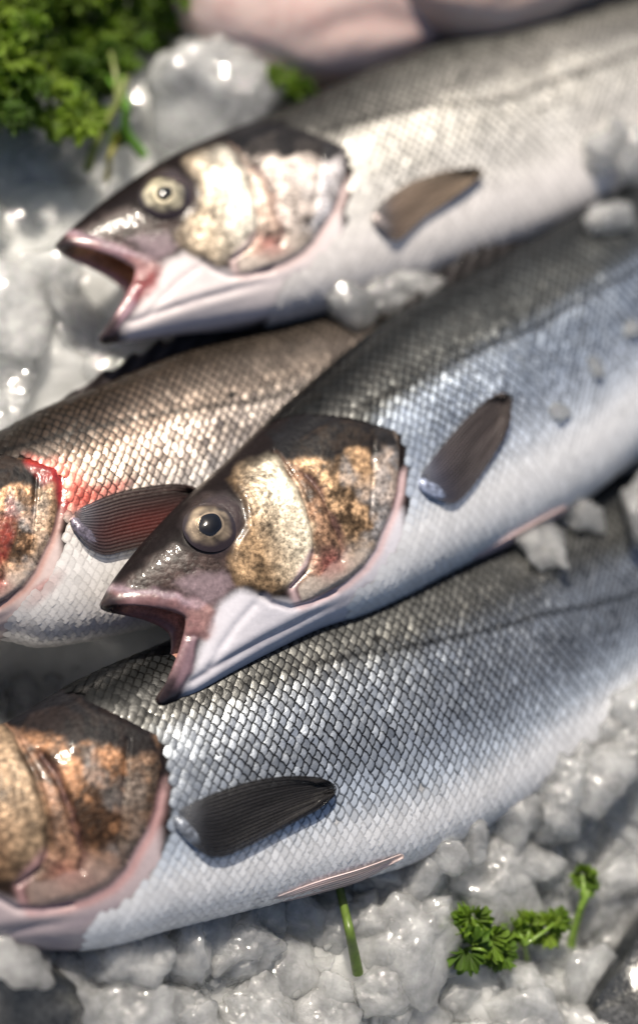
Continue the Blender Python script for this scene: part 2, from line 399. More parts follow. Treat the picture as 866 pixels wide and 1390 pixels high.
import bmesh
def ico(sub):
    bm = bmesh.new(); bmesh.ops.create_icosphere(bm, subdivisions=sub, radius=1)
    V = np.array([v.co[:] for v in bm.verts]); F = np.array([[v.index for v in f.verts] for f in bm.faces]); bm.free(); return V, F
IV, IF = ico(5)
IV3, IF3 = ico(2)
class Loft:
    """a fish body as a closed loft: stations along the fish, rings round it"""
    def __init__(s, pairs, z0, gx, gy, widths, jaw=0.0, jaw_len=150.0, head=470, du=2.2, du2=7.0, nt=200, nfar=36):
        pr = np.asarray(pairs, float); D, V = spline(pr[:, 0]), spline(pr[:, 1])
        n = nrm(np.array([-gx, -gy, 1.0])); s.n = n
        c0 = on_z(pr[min(5, len(pr) - 1)].mean(0), z0)[0]
        D3, V3 = unproj(D, c0, n), unproj(V, c0, n)
        cen = (D3 + V3) / 2
        mpp = np.linalg.norm(cen[30] - cen[0]) / np.linalg.norm((D + V)[30] / 2 - (D + V)[0] / 2); s.mpp = mpp
        arc = np.concatenate([[0], np.cumsum(np.linalg.norm(np.diff(cen, axis=0), axis=1))]) / mpp
        s.arc, s.D3, s.V3, s.L = arc, D3, V3, arc[-1]
        s.wu, s.ww = np.array(widths, float).T
        k = np.searchsorted(arc, 200); s.ax = nrm(cen[k] - cen[0])
        s.jaw, s.jl = jaw * mpp, jaw_len
        s.us = np.concatenate([np.arange(0, min(head, s.L), du), np.arange(min(head, s.L), s.L, du2)])
        s.th = np.concatenate([np.linspace(0, math.pi, nt), np.linspace(math.pi, 2 * math.pi, nfar + 2)[1:-1]])
        s.nnear = nt
    def pt(s, u, th):
        u, th = np.broadcast_arrays(np.asarray(u, float), np.asarray(th, float))
        D = np.stack([np.interp(u, s.arc, s.D3[:, i]) for i in range(3)], -1)
        V = np.stack([np.interp(u, s.arc, s.V3[:, i]) for i in range(3)], -1)
        w = np.interp(u, s.wu, s.ww); sn = np.sin(th)
        t = (1 - np.cos(th)) / 2
        P = D + (V - D) * t[..., None] + s.n * (w * np.sign(sn) * np.abs(sn) ** .9)[..., None]
        if s.jaw:
            t0 = .58; g = 1 - np.abs(np.where(t < t0, (t0 - t) / t0, (t - t0) / (1 - t0))) ** 1.6
            P = P + s.ax * (s.jaw * np.clip(1 - u / s.jl, 0, 1) ** 1.35 * g)[..., None]
        return P
    def frame(s, u, th):
        e = 1.5
        a = s.pt(u + e, th) - s.pt(np.maximum(u - e, 0), th)
        b = s.pt(u, th + .01) - s.pt(u, th - .01)
        a, b = nrm(a), nrm(b); n = nrm(np.cross(b, a))
        return a, b, n
    def cen(s, u):
        return (np.array([np.interp(u, s.arc, s.D3[:, i]) for i in range(3)]) + np.array([np.interp(u, s.arc, s.V3[:, i]) for i in range(3)])) / 2

def similarity(src, dst, affine):
    src, dst = np.asarray(src, float), np.asarray(dst, float)
    if affine:
        A = np.linalg.lstsq(np.c_[src, np.ones(len(src))], dst, rcond=None)[0]
        return A[:2].T, A[2]
    rows, rhs = [], []
    for (x, y), (X, Y) in zip(src, dst):
        rows += [[x, -y, 1, 0], [y, x, 0, 1]]; rhs += [X, Y]
    a, b, tx, ty = np.linalg.lstsq(np.array(rows), np.array(rhs), rcond=None)[0]
    return np.array([[a, -b], [b, a]]), np.array([tx, ty])

WID = [(0, .0095), (60, .0125), (150, .0165), (280, .0205), (420, .0225), (650, .0240), (900, .0225), (1150, .0165), (1350, .009), (1500, .0055), (2000, .004)]

def fin_mesh(name, lead, trail, cloud, root, lift0, lift1, rays, cols, na=30, nq=130, fringe=.10, ridge=.00009):
    """a pectoral or pelvic fin: rays fan from the base line to the rounded tip"""
    A, B = spline(lead, 12), spline(trail, 12)
    def res(c, n):
        s_ = np.concatenate([[0], np.cumsum(np.linalg.norm(np.diff(c, axis=0), axis=1))]); s_ /= s_[-1]
        x = np.linspace(0, 1, n); return np.stack([np.interp(x, s_, c[:, 0]), np.interp(x, s_, c[:, 1])], 1)
    A, B = res(A, na), res(B, na)
    q = np.linspace(0, 1, nq); p = np.linspace(0, 1, na)
    cols = [np.asarray(c, float) for c in cols]
    px = np.zeros((na, nq, 2))
    for i in range(na):
        px[i] = A[i] + (B[i] - A[i]) * q[:, None]
    # round the tip between the two edges
    base_c = (A[0] + B[0]) / 2; tipv = (A[-1] + B[-1]) / 2 - base_c
    fr = 1 - fringe * rng.random(nq) * (np.abs(np.sin(q * rays * math.pi)) < .6)
    bow = (base_c - (A[-1] + B[-1]) / 2); bow = bow / np.linalg.norm(bow) * .12 * np.linalg.norm(A[0] - B[0])
    px += bow * np.sin(q * math.pi)[None, :, None] * ((1 - p) ** 2)[:, None, None]
    px -= bow / max(np.linalg.norm(bow), 1e-6) * (.32 * np.linalg.norm(A[-1] - B[-1])) * np.sin(q * math.pi)[None, :, None] * (p ** 5)[:, None, None]
    px = base_c + (px - base_c) * (1 + (fr - 1)[None, :, None] * p[:, None, None] ** 3)
    cp = px[::4, ::10].reshape(-1, 2)
    dep = np.array([surf_at(x, [cloud])[0] for x in cp])
    flat = px.reshape(-1, 2)
    # smooth distance field by inverse-distance weights
    mu = cp.mean(0); qd = lambda x: np.stack([np.ones(len(x)), x[:, 0], x[:, 1], x[:, 0] ** 2, x[:, 0] * x[:, 1], x[:, 1] ** 2], 1)
    dd = qd((flat - mu) / 100) @ np.linalg.lstsq(qd((cp - mu) / 100), dep, rcond=None)[0]
    pp = np.repeat(p, nq); qq = np.tile(q, na)
    wq = qq + .018 * (vnoise(qq * 9 + lift1 * 900, qq * 0) - .5) + .006 * (vnoise(pp * 6, qq * 14) - .5)
    br_ = sm(pp, .45, .8)      # rays fork towards the tip
    rr = np.cos(wq * rays * 2 * math.pi) * (1 - .5 * br_) + .5 * br_ * np.cos(wq * rays * 4 * math.pi)
    lift = -.0012 + (lift0 + .0012) * sm(pp, -.02, .12) + (lift1 - lift0) * pp ** 1.3 * (1 - .5 * qq) + ridge * rr * (1 - .3 * pp)
    lift = lift + .0006 * np.sin(pp * 3 + qq * 5) * pp
    P = CAM + ray(flat) * (dd - lift)[:, None]
    C = cols[0] + (cols[1] - cols[0]) * pp[:, None] ** .8
    C = C * (1 + (1.1 * (.5 + .5 * rr) - .35) * (.35 + 1.3 * vnoise(qq * 11 + 3, pp * 3)))[:, None] * (.7 + .6 * vnoise(pp * 5, qq * 22))[:, None]
    if len(cols) > 2:
        C = C + (cols[2] - C) * (np.exp(-((pp - .05) / .17) ** 2) * .8)[:, None]
    if len(cols) > 3:
        C = C + (cols[3] - C) * (np.exp(-(((qq - .62) / .25) ** 2 + ((pp - .55) / .3) ** 2)) * .75)[:, None]
    C = C + (np.asarray(cols[4] if len(cols) > 4 else cols[1] * 1.6) - C) * (sm(qq, .85, 1.0) * .45)[:, None]
    C = C + (np.array([.24, .25, .28]) - C) * ((1 - sm(pp, .04, .26)) * .55)[:, None]
    al = sm(pp, .02, .13 + .22 * qq) * (1 - .45 * sm(qq, .70, 1.0) * sm(pp, .1, .4)) * (1 - .55 * sm(pp, .86, 1.0) * vnoise(qq * 40, pp * 2)) * (.52 + .48 * (.5 + .5 * rr))
    al = np.clip(al, 0, 1) ** .6
    o = link(name, make_mesh(name, local(P, root), grid_faces(na, nq, False), M_FIN, {'col': np.c_[C, al]}), root)
    sd = o.modifiers.new('thickness', 'SOLIDIFY'); sd.thickness = .00022; sd.offset = 0
    return o

def ridge_fin(name, lf, root, u0, u1, hmax, col, spines, th0=0.0, lean=0.35, prof=None):
    """a folded fin along the back or the belly"""
    nu, nh = 90, 6
    u = np.linspace(u0, u1, nu); f = np.linspace(0, 1, nu)
    B = lf.pt(u, np.full(nu, th0)); C0 = np.array([lf.cen(x) for x in u]); out = nrm(B - C0)
    a = nrm(lf.pt(u + 4, np.full(nu, th0)) - B)
    hh = hmax * (np.sin(np.clip(f, 0, 1) * math.pi) ** .6 if prof is None else np.interp(f, *prof)) * (1 - .25 * (.5 + .5 * np.cos(f * spines * 2 * math.pi)))
    V = []; Cc = []
    for k in range(nh):
        g = k / (nh - 1)
        V.append(B - out * .0012 + (out * 1.0 + a * .8 + lf.n * lean * (1 if th0 == 0 else .2)) * (hh * g)[:, None] + lf.n * (.0007 * np.sin(f * spines * 2 * math.pi) * g)[:, None])
        Cc.append(np.outer(.75 + .5 * (.5 + .5 * np.cos(f * spines * 2 * math.pi)), col))
    o = link(name, make_mesh(name, local(np.vstack(V), root), grid_faces(nh, nu, False), M_FIN, {'col': np.vstack(Cc)}), root)
    sd = o.modifiers.new('thickness', 'SOLIDIFY'); sd.thickness = .0005; sd.offset = 0
    return o

def tail_fin(lf, root, col):
    nu, nq = 14, 50
    B0 = lf.pt(lf.L - 4, 0.0); B1 = lf.pt(lf.L - 4, math.pi); ax = nrm(lf.cen(lf.L) - lf.cen(lf.L - 60)); up = nrm(B0 - B1)
    V, C = [], []
    for i in range(nu):
        p = i / (nu - 1)
        for j in range(nq):
            q = j / (nq - 1); s_ = (q - .5) * 2
            ln = .062 * (0.55 + .45 * abs(s_) ** 1.3)
            V.append(B0 + (B1 - B0) * q + ax * ln * p - up * s_ * .032 * p ** .9 + lf.n * .0004 * math.cos(q * 34 * math.pi) * (1 - .4 * p))
            C.append(np.array(col) * (.8 + .4 * math.cos(q * 34 * math.pi)))
    o = link('tail_fin', make_mesh('tail_fin', local(V, root), grid_faces(nu, nq, False), M_FIN, {'col': np.array(C)}), root)
    sd = o.modifiers.new('thickness', 'SOLIDIFY'); sd.thickness = .0006; sd.offset = 0

def build_bass(spec, S):
    lf = Loft(spec['pairs'], spec['z0'], spec['gx'], spec['gy'], [(u * spec['ws'], w * spec.get('wf', 1)) for u, w in WID],
              jaw=80 * spec['ws'], jaw_len=185 * spec['ws'], head=480 * spec['ws'], du=spec.get('du', 2.2), nt=spec.get('nt', 200))
    A, b = spec['A']; Ai = np.linalg.inv(A)
    chart = lambda P: (project(P)[0] - b) @ Ai.T
    root = thing('sea_bass', tuple(lf.cen(lf.L * .4) - [0, 0, .024]), spec['label'], 'fish', 'whole sea bass laid on the ice')
    us, th = lf.us, lf.th; nu, nt = len(us), len(th)
    U, T = np.meshgrid(us, th, indexing='ij')
    P = lf.pt(U, T).reshape(-1, 3)
    N = lf.frame(U.ravel(), T.ravel())[2]
    near = (T.ravel() <= math.pi + 1e-6)
    q = chart(P + 0 * N)
    q_far = q.copy()
    # the far half carries the same relief, mirrored through the mid-plane
    Pm = lf.pt(U, 2 * math.pi - T).reshape(-1, 3)
    q[~near] = chart(Pm[~near])
    t = (1 - np.cos(T.ravel())) / 2
    fade = 1 - sm(U.ravel(), 480 * spec['ws'], 560 * spec['ws'])
    edge = np.abs(np.sin(T.ravel())) ** .35
    rel = head_relief(q) * fade * edge * spec['ws']
    C = body_pigment(t, q, S) * .13
    FX = np.tile(c4(.2, .45, .1, .2), (len(C), 1))
    # bare lower belly / chest skin is white
    C = mixc(C, S['belly'] * .85, sm(t, .72, .85))
    Ch, FXh = head_pigment(q, C, FX, S)
    C = C + (Ch - C) * fade[:, None]; FX = FX + (FXh - FX) * fade[:, None]
    if spec.get('blood') is not None:
        pp, _ = project(P)
        for (bx, by, rx, ry, ang, k) in spec['blood']:
            d = pp - [bx, by]; ca, sa = math.cos(ang), math.sin(ang)
            dd = np.hypot((d[:, 0] * ca + d[:, 1] * sa) / rx, (-d[:, 0] * sa + d[:, 1] * ca) / ry)
            m = near * (1 - sm(dd + .5 * (vnoise(pp[:, 0] / 14, pp[:, 1] / 14) - .5), .5, 1.15)) * k
            C = mixc(C, c3(.30, .025, .022), m); FX = mixc(FX, c4(0, .16, .5, .8), m)
    P = P + N * rel[:, None]
    V = P.reshape(nu, nt, 3); CC = C.reshape(nu, nt, 3); FF = FX.reshape(nu, nt, 4)
    # the mouth: fold the rim into lips, then line the cavity back to the throat
    R0 = V[0]; ax = lf.ax; cin = R0.mean(0) + ax * (lf.jaw * .25)
    inw = cin - R0; inw = inw - np.outer(inw @ ax, ax); inw = nrm(inw)
    r = .0019 * spec['ws']; rings, rc, rf = [], [], []
    thr = lf.cen(150 * spec['ws']) + (lf.pt(np.full(nt, 150.0 * spec['ws']), th) - lf.cen(150 * spec['ws'])) * .34
    ths = np.abs(np.sin(th))[:, None]
    for k in range(1, 5):
        ph = math.pi * k / 4
        rings.append(R0 - ax * r * math.sin(ph) + inw * (1 - math.cos(ph)) * r); f = k / 4
        rc.append(CC[0] * (1 - f) + S['lip'] * 1.1 * f); rf.append(np.tile(c4(0, .28, .3), (nt, 1)))
    Rin = rings[-1]
    for k in range(1, 15):
        f = (k / 14) ** .9
        rings.append(Rin + (thr - Rin) * f + inw * (.0012 * math.sin(f * math.pi)))
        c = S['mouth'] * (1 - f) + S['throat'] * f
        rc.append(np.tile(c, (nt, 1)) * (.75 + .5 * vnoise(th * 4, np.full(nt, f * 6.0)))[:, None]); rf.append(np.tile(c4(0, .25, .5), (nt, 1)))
    for k in range(len(rings)):
        qr = chart(rings[k])
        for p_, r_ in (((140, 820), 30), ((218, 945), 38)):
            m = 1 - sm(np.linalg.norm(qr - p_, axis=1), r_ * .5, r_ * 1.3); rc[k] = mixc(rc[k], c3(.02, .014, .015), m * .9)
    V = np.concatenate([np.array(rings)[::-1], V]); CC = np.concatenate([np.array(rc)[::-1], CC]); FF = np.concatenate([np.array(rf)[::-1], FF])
    nU = len(V)
    cap0, cap1 = V[0].mean(0), V[-1].mean(0)
    Vf = np.vstack([V.reshape(-1, 3), cap0, cap1]); Cf = np.vstack([CC.reshape(-1, 3), S['throat'], S['dorsal']]); Ff = np.vstack([FF.reshape(-1, 4), c4(0, .5, 0), c4(0, .5, 0)])
    F = grid_faces(nU, nt, True)[:, ::-1]
    j = np.arange(nt); i0 = nU * nt
    caps = np.vstack([np.stack([np.full(nt, i0), j, (j + 1) % nt, (j + 1) % nt], 1), np.stack([np.full(nt, i0 + 1), (nU - 1) * nt + (j + 1) % nt, (nU - 1) * nt + j, (nU - 1) * nt + j], 1)])
    faces = [tuple(x) for x in F.tolist()] + [(int(x[0]), int(x[1]), int(x[2])) for x in caps]
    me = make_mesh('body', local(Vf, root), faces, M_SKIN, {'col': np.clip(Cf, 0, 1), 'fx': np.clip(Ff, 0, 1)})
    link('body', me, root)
    # cloud of the upper skin
    kk = near & (N @ (CAM - P.mean(0)) > 0)
    pp, dep = project(P[kk]); cloud = (pp, dep, P[kk], N[kk]); SURF.append(cloud)
    # ---- scales
    ds = spec.get('ds', 15.0) * spec['ws'] * lf.mpp; rows = spec.get('rows', 52)
    uref = min(620 * spec['ws'], lf.L * .5); tt = np.linspace(-.25, math.pi + .1, 400)
    ring = lf.pt(np.full(400, uref), tt); al = np.concatenate([[0], np.cumsum(np.linalg.norm(np.diff(ring, axis=0), axis=1))])
    rowth = np.interp(np.linspace(0, al[-1], rows), al, tt); rsp = al[-1] / (rows - 1)
    SU, ST, RS = [], [], []
    u_start = 150 * spec['ws']
    for jr in range(rows):
        u = u_start + (jr % 2) * .5 * ds / lf.mpp; k = 0
        step = ds / lf.mpp
        arr = np.arange(u, lf.L - 8, step)
        SU.append(arr + rng.normal(0, .05, len(arr)) * step); ST.append(np.full(len(arr), rowth[jr])); 
    SU, ST = np.concatenate(SU), np.concatenate(ST)
    a, bb, n = lf.frame(SU, ST); P0 = lf.pt(SU, ST)
    qc = chart(P0); tq = (1 - np.cos(ST)) / 2
    keep = (sdf(qc, SCALE_EDGE) < 0) & (SU < lf.L - 8) & (rng.random(len(SU)) > .002)
    SU, ST, a, bb, n, P0, qc, tq = [x[keep] for x in (SU, ST, a, bb, n, P0, qc, tq)]
    ns = len(SU)
    # width follows the local girth
    girth = np.linalg.norm(lf.pt(SU, np.full(ns, math.pi / 2)) - lf.pt(SU, np.full(ns, 1.1)), axis=1)
    gref = np.linalg.norm(lf.pt(uref, math.pi / 2) - lf.pt(uref, 1.1)); wrow = rsp * np.clip(girth / gref, .3, 1.2)
    near_edge = sm(-sdf(qc, SCALE_EDGE), 0, 110)      # scales shrink towards the nape
    ang = np.linspace(0, 2 * math.pi, 8, endpoint=False)
    ex_ = (np.abs(np.cos(ang)) ** 1.45 + np.abs(np.sin(ang)) ** 1.45) ** (-1 / 1.45)
    vl = [(0.05, 0.0, 0.0)]
    for rd, e in ((.56, .0), (1.0, 1.0)):
        vl += [(math.cos(g_) * r_ * rd, math.sin(g_) * r_ * rd, e) for g_, r_ in zip(ang, ex_)]
    vl = np.array(vl); nv = len(vl)
    hl = (ds * .60 * rng.normal(1, .05, ns))[:, None]; hw = wrow * 1.14 * rng.normal(1, .05, ns)
    tiltr = rng.normal(0, .032, ns); rollr = rng.normal(0, .04, ns)
    xl = vl[:, 0][None] * hl;  yl = vl[:, 1][None] * hw[:, None]
    bul = .00015 * (1 - (vl[:, 0] ** 2 + vl[:, 1] ** 2))[None]
    flat = (1 - .58 * sm(tq + S.get('tsh', 0), .66, .86))[:, None]
    zl = .00016 + bul * flat + (xl * (.085 + tiltr)[:, None] + yl * rollr[:, None]) * flat
    PV = P0[:, None] + a[:, None] * xl[..., None] + bb[:, None] * yl[..., None] + n[:, None] * zl[..., None]
    # follow the curvature of the body across the scale
    PV = PV.reshape(-1, 3)
    tsv = np.repeat(tq, nv) + S.get('tsh', 0.0)
    qv = chart(PV)
    Cv = body_pigment(np.repeat(tq, nv), qv, S)
    blot = vnoise(qc[:, 0] / 60, qc[:, 1] / 60) * .5 + vnoise(qc[:, 0] / 17 + 9, qc[:, 1] / 17) * .5
    Cv = Cv * np.repeat(1 + .56 * (blot - .5) * (1 - .75 * sm(tq + S.get('tsh', 0), .68, .86)), nv)[:, None]
    nape = (1 - sm(-sdf(qc, SCALE_EDGE), 20, 190)) * (1 - sm(tq, .26, .38)); Cv = Cv * np.repeat(1 - .74 * nape, nv)[:, None]
    pxv, _ = project(PV)
    ll = spline(spec['lateral'], 10); dl = pdist(pxv, ll)
    Cv = Cv * (1 - .80 * np.exp(-(dl / 3.6) ** 2))[:, None]
    if spec.get('blood') is not None:
        for (bx, by, rx, ry, ang_, k) in spec['blood']:
            d = pxv - [bx, by]; ca, sa = math.cos(ang_), math.sin(ang_)
            dd = np.hypot((d[:, 0] * ca + d[:, 1] * sa) / rx, (-d[:, 0] * sa + d[:, 1] * ca) / ry)
            Cv = mixc(Cv, c3(.36, .05, .04), (1 - sm(dd, .4, 1.3)) * k * .8)
        if spec.get('warm', 1): Cv = mixc(Cv, Cv * c3(1.0, .80, .68), np.exp(-((pxv[:, 0] - 60) / 170) ** 2) * .8 * (1 - sm(np.repeat(tq, nv), .5, .65)))
    # fade to clean pale chest behind the gill
    contrast = (.98 - .20 * sm(tsv, .58, .76) - .60 * sm(tsv, .72, .92))
    contrast = contrast * (.45 + .55 * np.repeat(sm(-sdf(qc, SCALE_EDGE), 5, 60), nv))
    metal = (.12 + .60 * sm(np.repeat(tq, nv), .12, .34) - .50 * sm(tsv, .62, .86)) * S.get('metal', 1)
    FXv = np.stack([metal, np.tile(vl[:, 2], ns), contrast], 1)
    fan = np.array([(0, 1 + i, 1 + (i + 1) % 8) for i in range(8)])
    quad = []
    for i in range(8):
        i2 = (i + 1) % 8
        quad += [(1 + i, 9 + i, 9 + i2), (1 + i, 9 + i2, 1 + i2)]
    tris = np.vstack([fan, np.array(quad)])
    FF = (tris[None] + (np.arange(ns) * nv)[:, None, None]).reshape(-1, 3)
    sme = make_mesh('scales', local(PV, root), FF, M_SCALE, {'col': np.clip(Cv, 0, 1), 'fx': np.clip(FXv, 0, 1)})
    link('scales', sme, root, kind='stuff')
    # ---- tongue
    ut = 128 * spec['ws']; td = nrm(lf.pt(ut, math.pi) - lf.pt(ut, 0.0)); tv_ = np.array(IV3)
    tc = lf.cen(ut) + td * .0035 - lf.n * .001
    tp = tc + np.outer(tv_[:, 0] * .0115, lf.ax) + np.outer(tv_[:, 1] * .0022, td) + np.outer(tv_[:, 2] * .0042, lf.n)
    link('tongue', make_mesh('tongue', local(tp, root), IF3, M_TONGUE, {'col': np.tile(S['mouth'] * 1.5, (len(tp), 1))}), root)
    # ---- eye
    epx = A @ EYE_C + b
    _, eP, eN = surf_at(epx, [cloud]); eN = nrm(eN * .75 + lf.n * .25)
    ex = nrm(lf.ax - eN * (lf.ax @ eN)); ey = np.cross(eN, ex)
    er = 35.0 * spec['ws'] * lf.mpp * spec.get('eye', 1.0); base = eP - eN * .0002
    nr, na = 30, 64; Vv, Cc = [], []
    for i in range(nr + 1):
        rr_ = i / nr
        for k in range(na):
            an = 2 * math.pi * k / na
            Vv.append(base + ex * math.cos(an) * er * rr_ + ey * math.sin(an) * er * rr_ + eN * (.0031 * (1 - rr_ ** 1.9)))
            nn = .5 + 1.1 * (float(vnoise(math.cos(an) * rr_ * 4 + 19, math.sin(an) * rr_ * 4 + 15)) - .5) + .25 * (float(vnoise(an * 9, rr_ * 9)) - .5); c = S['iris'] * (.08 + .95 * nn)
            if rr_ < .50: c = S['iris'] * (.55 + .5 * nn)
            dk = min(1.0, max(0.0, (rr_ - .66 - .07 * math.cos(an - 2.4) - .10 * (nn - .5)) / .20)); c = c * (1 - dk) + np.array([.055, .038, .040]) * dk
            Cc.append(np.clip(c, 0, 1))
    eye = link('eye', make_mesh('eye', local(Vv, root), grid_faces(nr + 1, na, True), M_EYE, {'col': np.array(Cc)}), root)
    Vv, Cc = [], []
    pr_ = er * spec.get('pupil', .43)
    for i in range(9):
        rr_ = i / 8
        for k in range(32):
            an = 2 * math.pi * k / 32
            irr = 1 + .06 * math.sin(an * 2 + 1) + .03 * math.sin(an * 5)
            Vv.append(base + ex * (math.cos(an) * pr_ * rr_ * irr - er * .04) + ey * math.sin(an) * pr_ * rr_ * irr + eN * (.0027 + .0006 * (1 - rr_ ** 2)))
            Cc.append(S['pupil'] * (1 + .6 * (rr_ > .8)))
    link('pupil', make_mesh('pupil', local(Vv, root), grid_faces(9, 32, True), M_PUPIL, {'col': np.array(Cc)}), eye)
    # ---- fins
    fs = spec['pec']
    pf = fin_mesh('pectoral_fin', fs['lead'], fs['trail'], cloud, root, .0022, fs.get('lift', .0038), 17, fs['cols'])
    w_ = fs['trail'][2]; l0 = np.array(fs['lead'][0], float); c0 = (l0 + np.array(w_)) / 2; tipp = np.array(fs['lead'][-1], float)
    along = nrm(tipp - c0); acr = nrm(np.array(w_) - l0); hl_ = np.linalg.norm(np.array(w_) - l0) / 2
    cpx = c0 + along * 2 - acr * hl_ * .12; gr = np.array(IV3); gpx = cpx + np.outer(gr[:, 0] * 12, along) + np.outer(gr[:, 1] * hl_ * .80, acr)
    gP = lift_px(gpx, cloud, .0012 + .0016 * gr[:, 2])
    gC = np.tile(np.array(S.get('root', (.30, .32, .38))), (len(gr), 1)); gF = np.tile(c4(.35, .32, .9, .4), (len(gr), 1))
    link('fin_root', make_mesh('fin_root', local(gP, root), IF3, M_SKIN, {'col': gC, 'fx': gF}), pf)
    if 'pelvic' in spec:
        fs = spec['pelvic']; fin_mesh('pelvic_fin', fs['lead'], fs['trail'], cloud, root, .0012, .002, 6, fs['cols'], nq=30, fringe=.02)
    u0, u1, hm, col = spec['dorsal_fin']
    ridge_fin('dorsal_fin', lf, root, u0, u1, hm, col, 9)
    ridge_fin('second_dorsal_fin', lf, root, lf.L * .72, lf.L * .90, .016, col, 12)
    ridge_fin('anal_fin', lf, root, lf.L * .74, lf.L * .90, .014, col, 10, th0=math.pi)
    tail_fin(lf, root, (.06, .06, .06))
    return root, lf, cloud

BASE = dict(
    dorsal=c3(.020, .022, .024), upper=c3(.085, .09, .09), mid=c3(.41, .47, .56), low=c3(.62, .68, .78), belly=c3(.82, .82, .84),
    crown=c3(.009, .0065, .007), snout=c3(.050, .033, .030), jaw=c3(.66, .64, .70), lavender=c3(.27, .20, .225), opercle=c3(.26, .165, .095),
    flap=c3(.34, .33, .34), subop=c3(.52, .44, .38), preop=c3(.15, .085, .055), cheek=c3(.25, .165, .095), cheek2=c3(.56, .49, .38),
    membrane=c3(.55, .40, .41), lip=c3(.20, .105, .105), mouth=c3(.52, .27, .21), throat=c3(.22, .08, .07), iris=c3(.50, .38, .26), pupil=c3(.004, .005, .008))

FISH = {}
# -- the whole fish lying across the others
FISH['M'] = dict(
    label='whole sea bass with gaping mouth and grey fin, lying over two other fish', z0=.042, gx=-.06, gy=0.0, ws=1.0, A=(np.eye(2), np.zeros(2)),
    pairs=[((138, 815), (222, 957)), ((156, 784), (264, 943)), ((195, 735), (315, 915)), ((245, 682), (372, 885)), ((300, 632), (430, 857)),
           ((355, 578), (490, 838)), ((420, 520), (545, 813)), ((490, 462), (605, 780)), ((560, 415), (668, 748)), ((640, 372), (733, 715)),
           ((725, 322), (800, 673)), ((800, 275), (866, 620)), ((900, 215), (990, 530)), ((1010, 150), (1110, 420)), ((1130, 95), (1220, 310)),
           ((1250, 50), (1310, 200)), ((1350, 15), (1395, 115)), ((1430, -25), (1470, 65))],
    lateral=[(440, 570), (467, 563), (520, 537), (583, 510), (633, 482), (723, 445), (800, 400), (866, 365), (1000, 300), (1200, 200), (1450, 30)],
    pec=dict(lead=[(566, 652), (580, 632), (600, 606), (630, 571), (660, 543), (680, 532), (690, 536)],
             trail=[(573, 660), (590, 674), (614, 684), (634, 670), (652, 648), (665, 628), (684, 598), (694, 570), (694, 550)],
             cols=[(.04, .036, .042), (.062, .05, .048), (.09, .10, .17)]),
    pelvic=dict(lead=[(630, 764), (690, 730), (735, 705), (768, 688)], trail=[(632, 770), (690, 746), (735, 717), (772, 692)], cols=[(.66, .52, .52), (.66, .52, .50)]),
    dorsal_fin=(560, 860, .011, (.05, .045, .045)))
# -- the fish along the bottom
pm = [(406, 661), (427, 754), (431, 661), (465, 742), (505, 613), (501, 722), (538, 585), (532, 690), (491, 770), (410, 817)]
pb = [(45, 1020), (48, 1169), (69, 1054), (92, 1175), (182, 1037), (142, 1148), (225, 1006), (204, 1103), (151, 1189), (75, 1240)]
AB = similarity(pm, pb, True)
mapp = lambda A, p: tuple(A[0] @ np.array(p, float) + A[1])
def head_pairs(A, ks):
    out = []
    for k in ks:
        d, v = FISH['M']['pairs'][k]; out.append((mapp(A, d), mapp(A, v)))
    return out
FISH['B'] = dict(
    label='large sea bass with dark folded side fin, its back under the gaping fish', z0=.026, gx=0.0, gy=0.0, ws=1.13, A=AB, rows=54, ds=14.5,
    pairs=[((-330, 1145), (-255, 1250)), ((-290, 1110), (-190, 1262)), ((-215, 1065), (-115, 1272)), ((-140, 1030), (-50, 1280)), ((-60, 1005), (25, 1287)),
           ((10, 980), (95, 1291)), ((80, 938), (160, 1283)), ((150, 905), (225, 1264)), ((230, 872), (300, 1245)), ((310, 842), (375, 1226)),
           ((400, 810), (455, 1203)), ((500, 775), (560, 1172)), ((600, 738), (660, 1122)), ((690, 702), (750, 1062)), ((790, 665), (850, 985)), ((900, 625), (950, 900)),
           ((1010, 585), (1060, 815)), ((1120, 545), (1160, 730)), ((1230, 505), (1260, 640)), ((1320, 475), (1340, 570))],
    lateral=[(150, 975), (216, 965), (320, 930), (433, 900), (583, 872), (683, 850), (733, 835), (866, 805), (1000, 740), (1300, 540)],
    pec=dict(lead=[(234, 1106), (262, 1090), (300, 1074), (345, 1060), (390, 1054), (428, 1055), (446, 1060)],
             trail=[(243, 1118), (258, 1143), (282, 1163), (308, 1163), (335, 1151), (370, 1133), (405, 1114), (436, 1097), (453, 1082)],
             cols=[(.010, .010, .012), (.016, .015, .016), (.022, .024, .032)], lift=.004),
    pelvic=dict(lead=[(360, 1224), (430, 1198), (490, 1180), (545, 1160)], trail=[(362, 1230), (430, 1214), (490, 1196), (548, 1166)], cols=[(.60, .50, .50), (.60, .50, .48)]),
    dorsal_fin=(620, 900, .012, (.05, .045, .045)))
